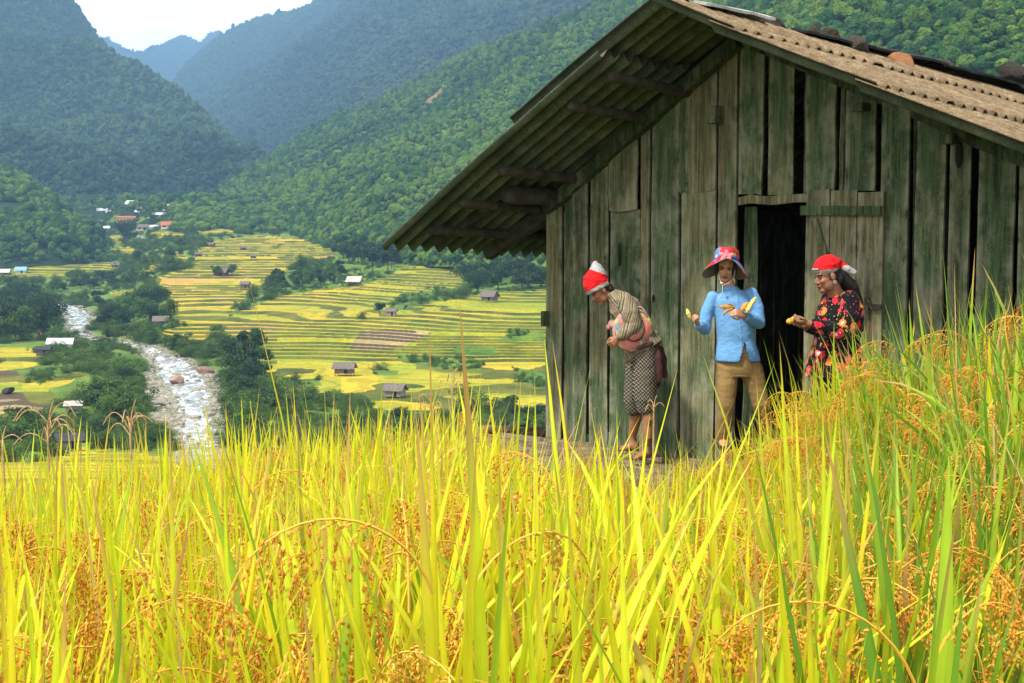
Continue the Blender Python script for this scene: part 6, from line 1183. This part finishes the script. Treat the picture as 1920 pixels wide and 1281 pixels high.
scatter('rice_ears', pe, EARS, scl=np.stack([se] * 3, -1), rot=np.stack([rng.normal(0, .12, me_), rng.normal(0, .12, me_), rng.random(me_) * 6.283], -1), label='drooping orange-gold ears of ripe rice grain among the leaves', cat='rice')
# ================================================================ MAIZE with dry tassels at the left edge of the field
M_TASSEL = simple('dry_tassel', (.42, .27, .13), .8, .35, 40); M_MAIZE = simple('maize_leaf', (.06, .19, .035), .5, .3, 6)
t = NT('maize_leaf'); M_MAIZE = t.leafy(t.ramp(t.noise(t.coord('Object'), 9, 4), [(.3, (.04, .14, .03)), (.7, (.10, .26, .05))]), .35, .45)
def maize(x, ytop, Y, size, label, nb=13, leaves=2, lean=0.0, seed=0):
    g = np.random.default_rng(seed); top = P(x, ytop, Y); b0 = np.array([top[0] + lean, Y + .05, float(zg(top[0], Y))]); r = empty('maize_plant', b0); tag(r, label, 'maize plant', 'maize with dry tassels')
    tp = top - b0; kn = tp - np.array([0, 0, size * 1.1]); st = MB(); st.tube([(0, 0, 0), kn * .5 + np.array([lean * .3, 0, 0]), kn, (kn + tp) / 2], [.009, .008, .005, .0035], 6); st.obj('stem', M_TASSEL if leaves == 0 else M_TASSEL, r, True)
    b = MB()
    for j in range(nb):
        a = g.random() * 6.28; d = size * g.uniform(.55, 1.0); s = np.linspace(0, 1, 9); o = kn + (tp - kn) * (.1 + .5 * j / nb); rise = g.uniform(.25, .75)
        pts = np.stack([o[0] + math.cos(a) * d * s * .8, o[1] + math.sin(a) * d * s * .8, o[2] + d * (rise * np.sin(s * 2.4) - .25 * s ** 2)], -1); b.tube(pts, .0019 * (1 + .6 * g.random(9)), 5)
    s = np.linspace(0, 1, 8); b.tube(kn + (tp - kn) * s[:, None] + np.stack([.15 * size * s ** 3, 0 * s, 0 * s], -1), np.linspace(.005, .002, 8), 5); b.obj('tassel', M_TASSEL, r, True)
    for j in range(leaves):
        a = np.array([g.random() * 6.28]); V, Fq, _ = blades(np.array([[0, 0, .0]]) + kn * (.35 + .25 * j), a, np.array([.35]), np.array([1.4]), np.array([.42]), np.array([.05]), np.array([9.]), one[:1], one[:1], np.array([9.]), 12); obj('leaf', V, Fq, M_MAIZE, r, smooth=True)
    return r
maize(88, 752, 6.6, .21, 'dry tan maize tassel arching at the far left of the rice', seed=1, leaves=0); maize(243, 750, 6.4, .19, 'dry maize tassel standing in front of the bushes left of the river', seed=2, nb=8, lean=.02, leaves=0)
maize(848, 690, 8.6, .17, 'thin dry maize tassel rising before the terraces', seed=3, nb=6, leaves=0); maize(812, 742, 8.4, .13, 'small dry tassel just left of the thin maize tassel', seed=4, nb=6, leaves=0); maize(1226, 742, 7.6, .10, 'small dry tassel beside the legs of the bending woman', seed=7, nb=4, leaves=0)
r = maize(4, 800, 5.6, .10, 'maize plant with broad green leaves at the far left edge', seed=5, nb=5, leaves=0)
for zz, a, L_, w_ in ((.62, .4, .34, .055), (.50, 3.3, .40, .06), (.40, -.5, .42, .055), (.55, 1.7, .3, .05), (.30, .1, .36, .05)):
    V, Fq, _ = blades(np.array([[0, 0, zz]]), np.array([a]), np.array([.25]), np.array([1.9]), np.array([L_]), np.array([w_]), np.array([9.]), one[:1], one[:1], np.array([9.]), 12); obj('leaf', V, Fq, M_MAIZE, r, smooth=True)
# ================================================================ HAZE
ztop = 20 + max((o.matrix_world @ Vector(c)).z for o in scene.objects if o.type == 'MESH' and o.get('kind') == 'structure' for c in o.bound_box)
V = np.array([[x, y, z] for x in (-4200, 4200) for y in (-60, 8800) for z in (-110, ztop)], float)
hz = obj('haze', V, np.array([[0, 1, 3, 2], [4, 6, 7, 5], [0, 4, 5, 1], [2, 3, 7, 6], [0, 2, 6, 4], [1, 5, 7, 3]]), ()); tag(hz, 'thin blue haze filling the whole valley', 'haze', kind='stuff')
m = bpy.data.materials.new('haze_air'); m.use_nodes = True; m.node_tree.nodes.clear()
vo = m.node_tree.nodes.new('ShaderNodeOutputMaterial'); pvol = m.node_tree.nodes.new('ShaderNodeVolumePrincipled')
pvol.inputs['Color'].default_value = (.36, .65, 1.0, 1); pvol.inputs['Density'].default_value = HAZE_DENSITY; pvol.inputs['Anisotropy'].default_value = 0.2
m.node_tree.links.new(pvol.outputs[0], vo.inputs['Volume']); hz.data.materials.append(m)
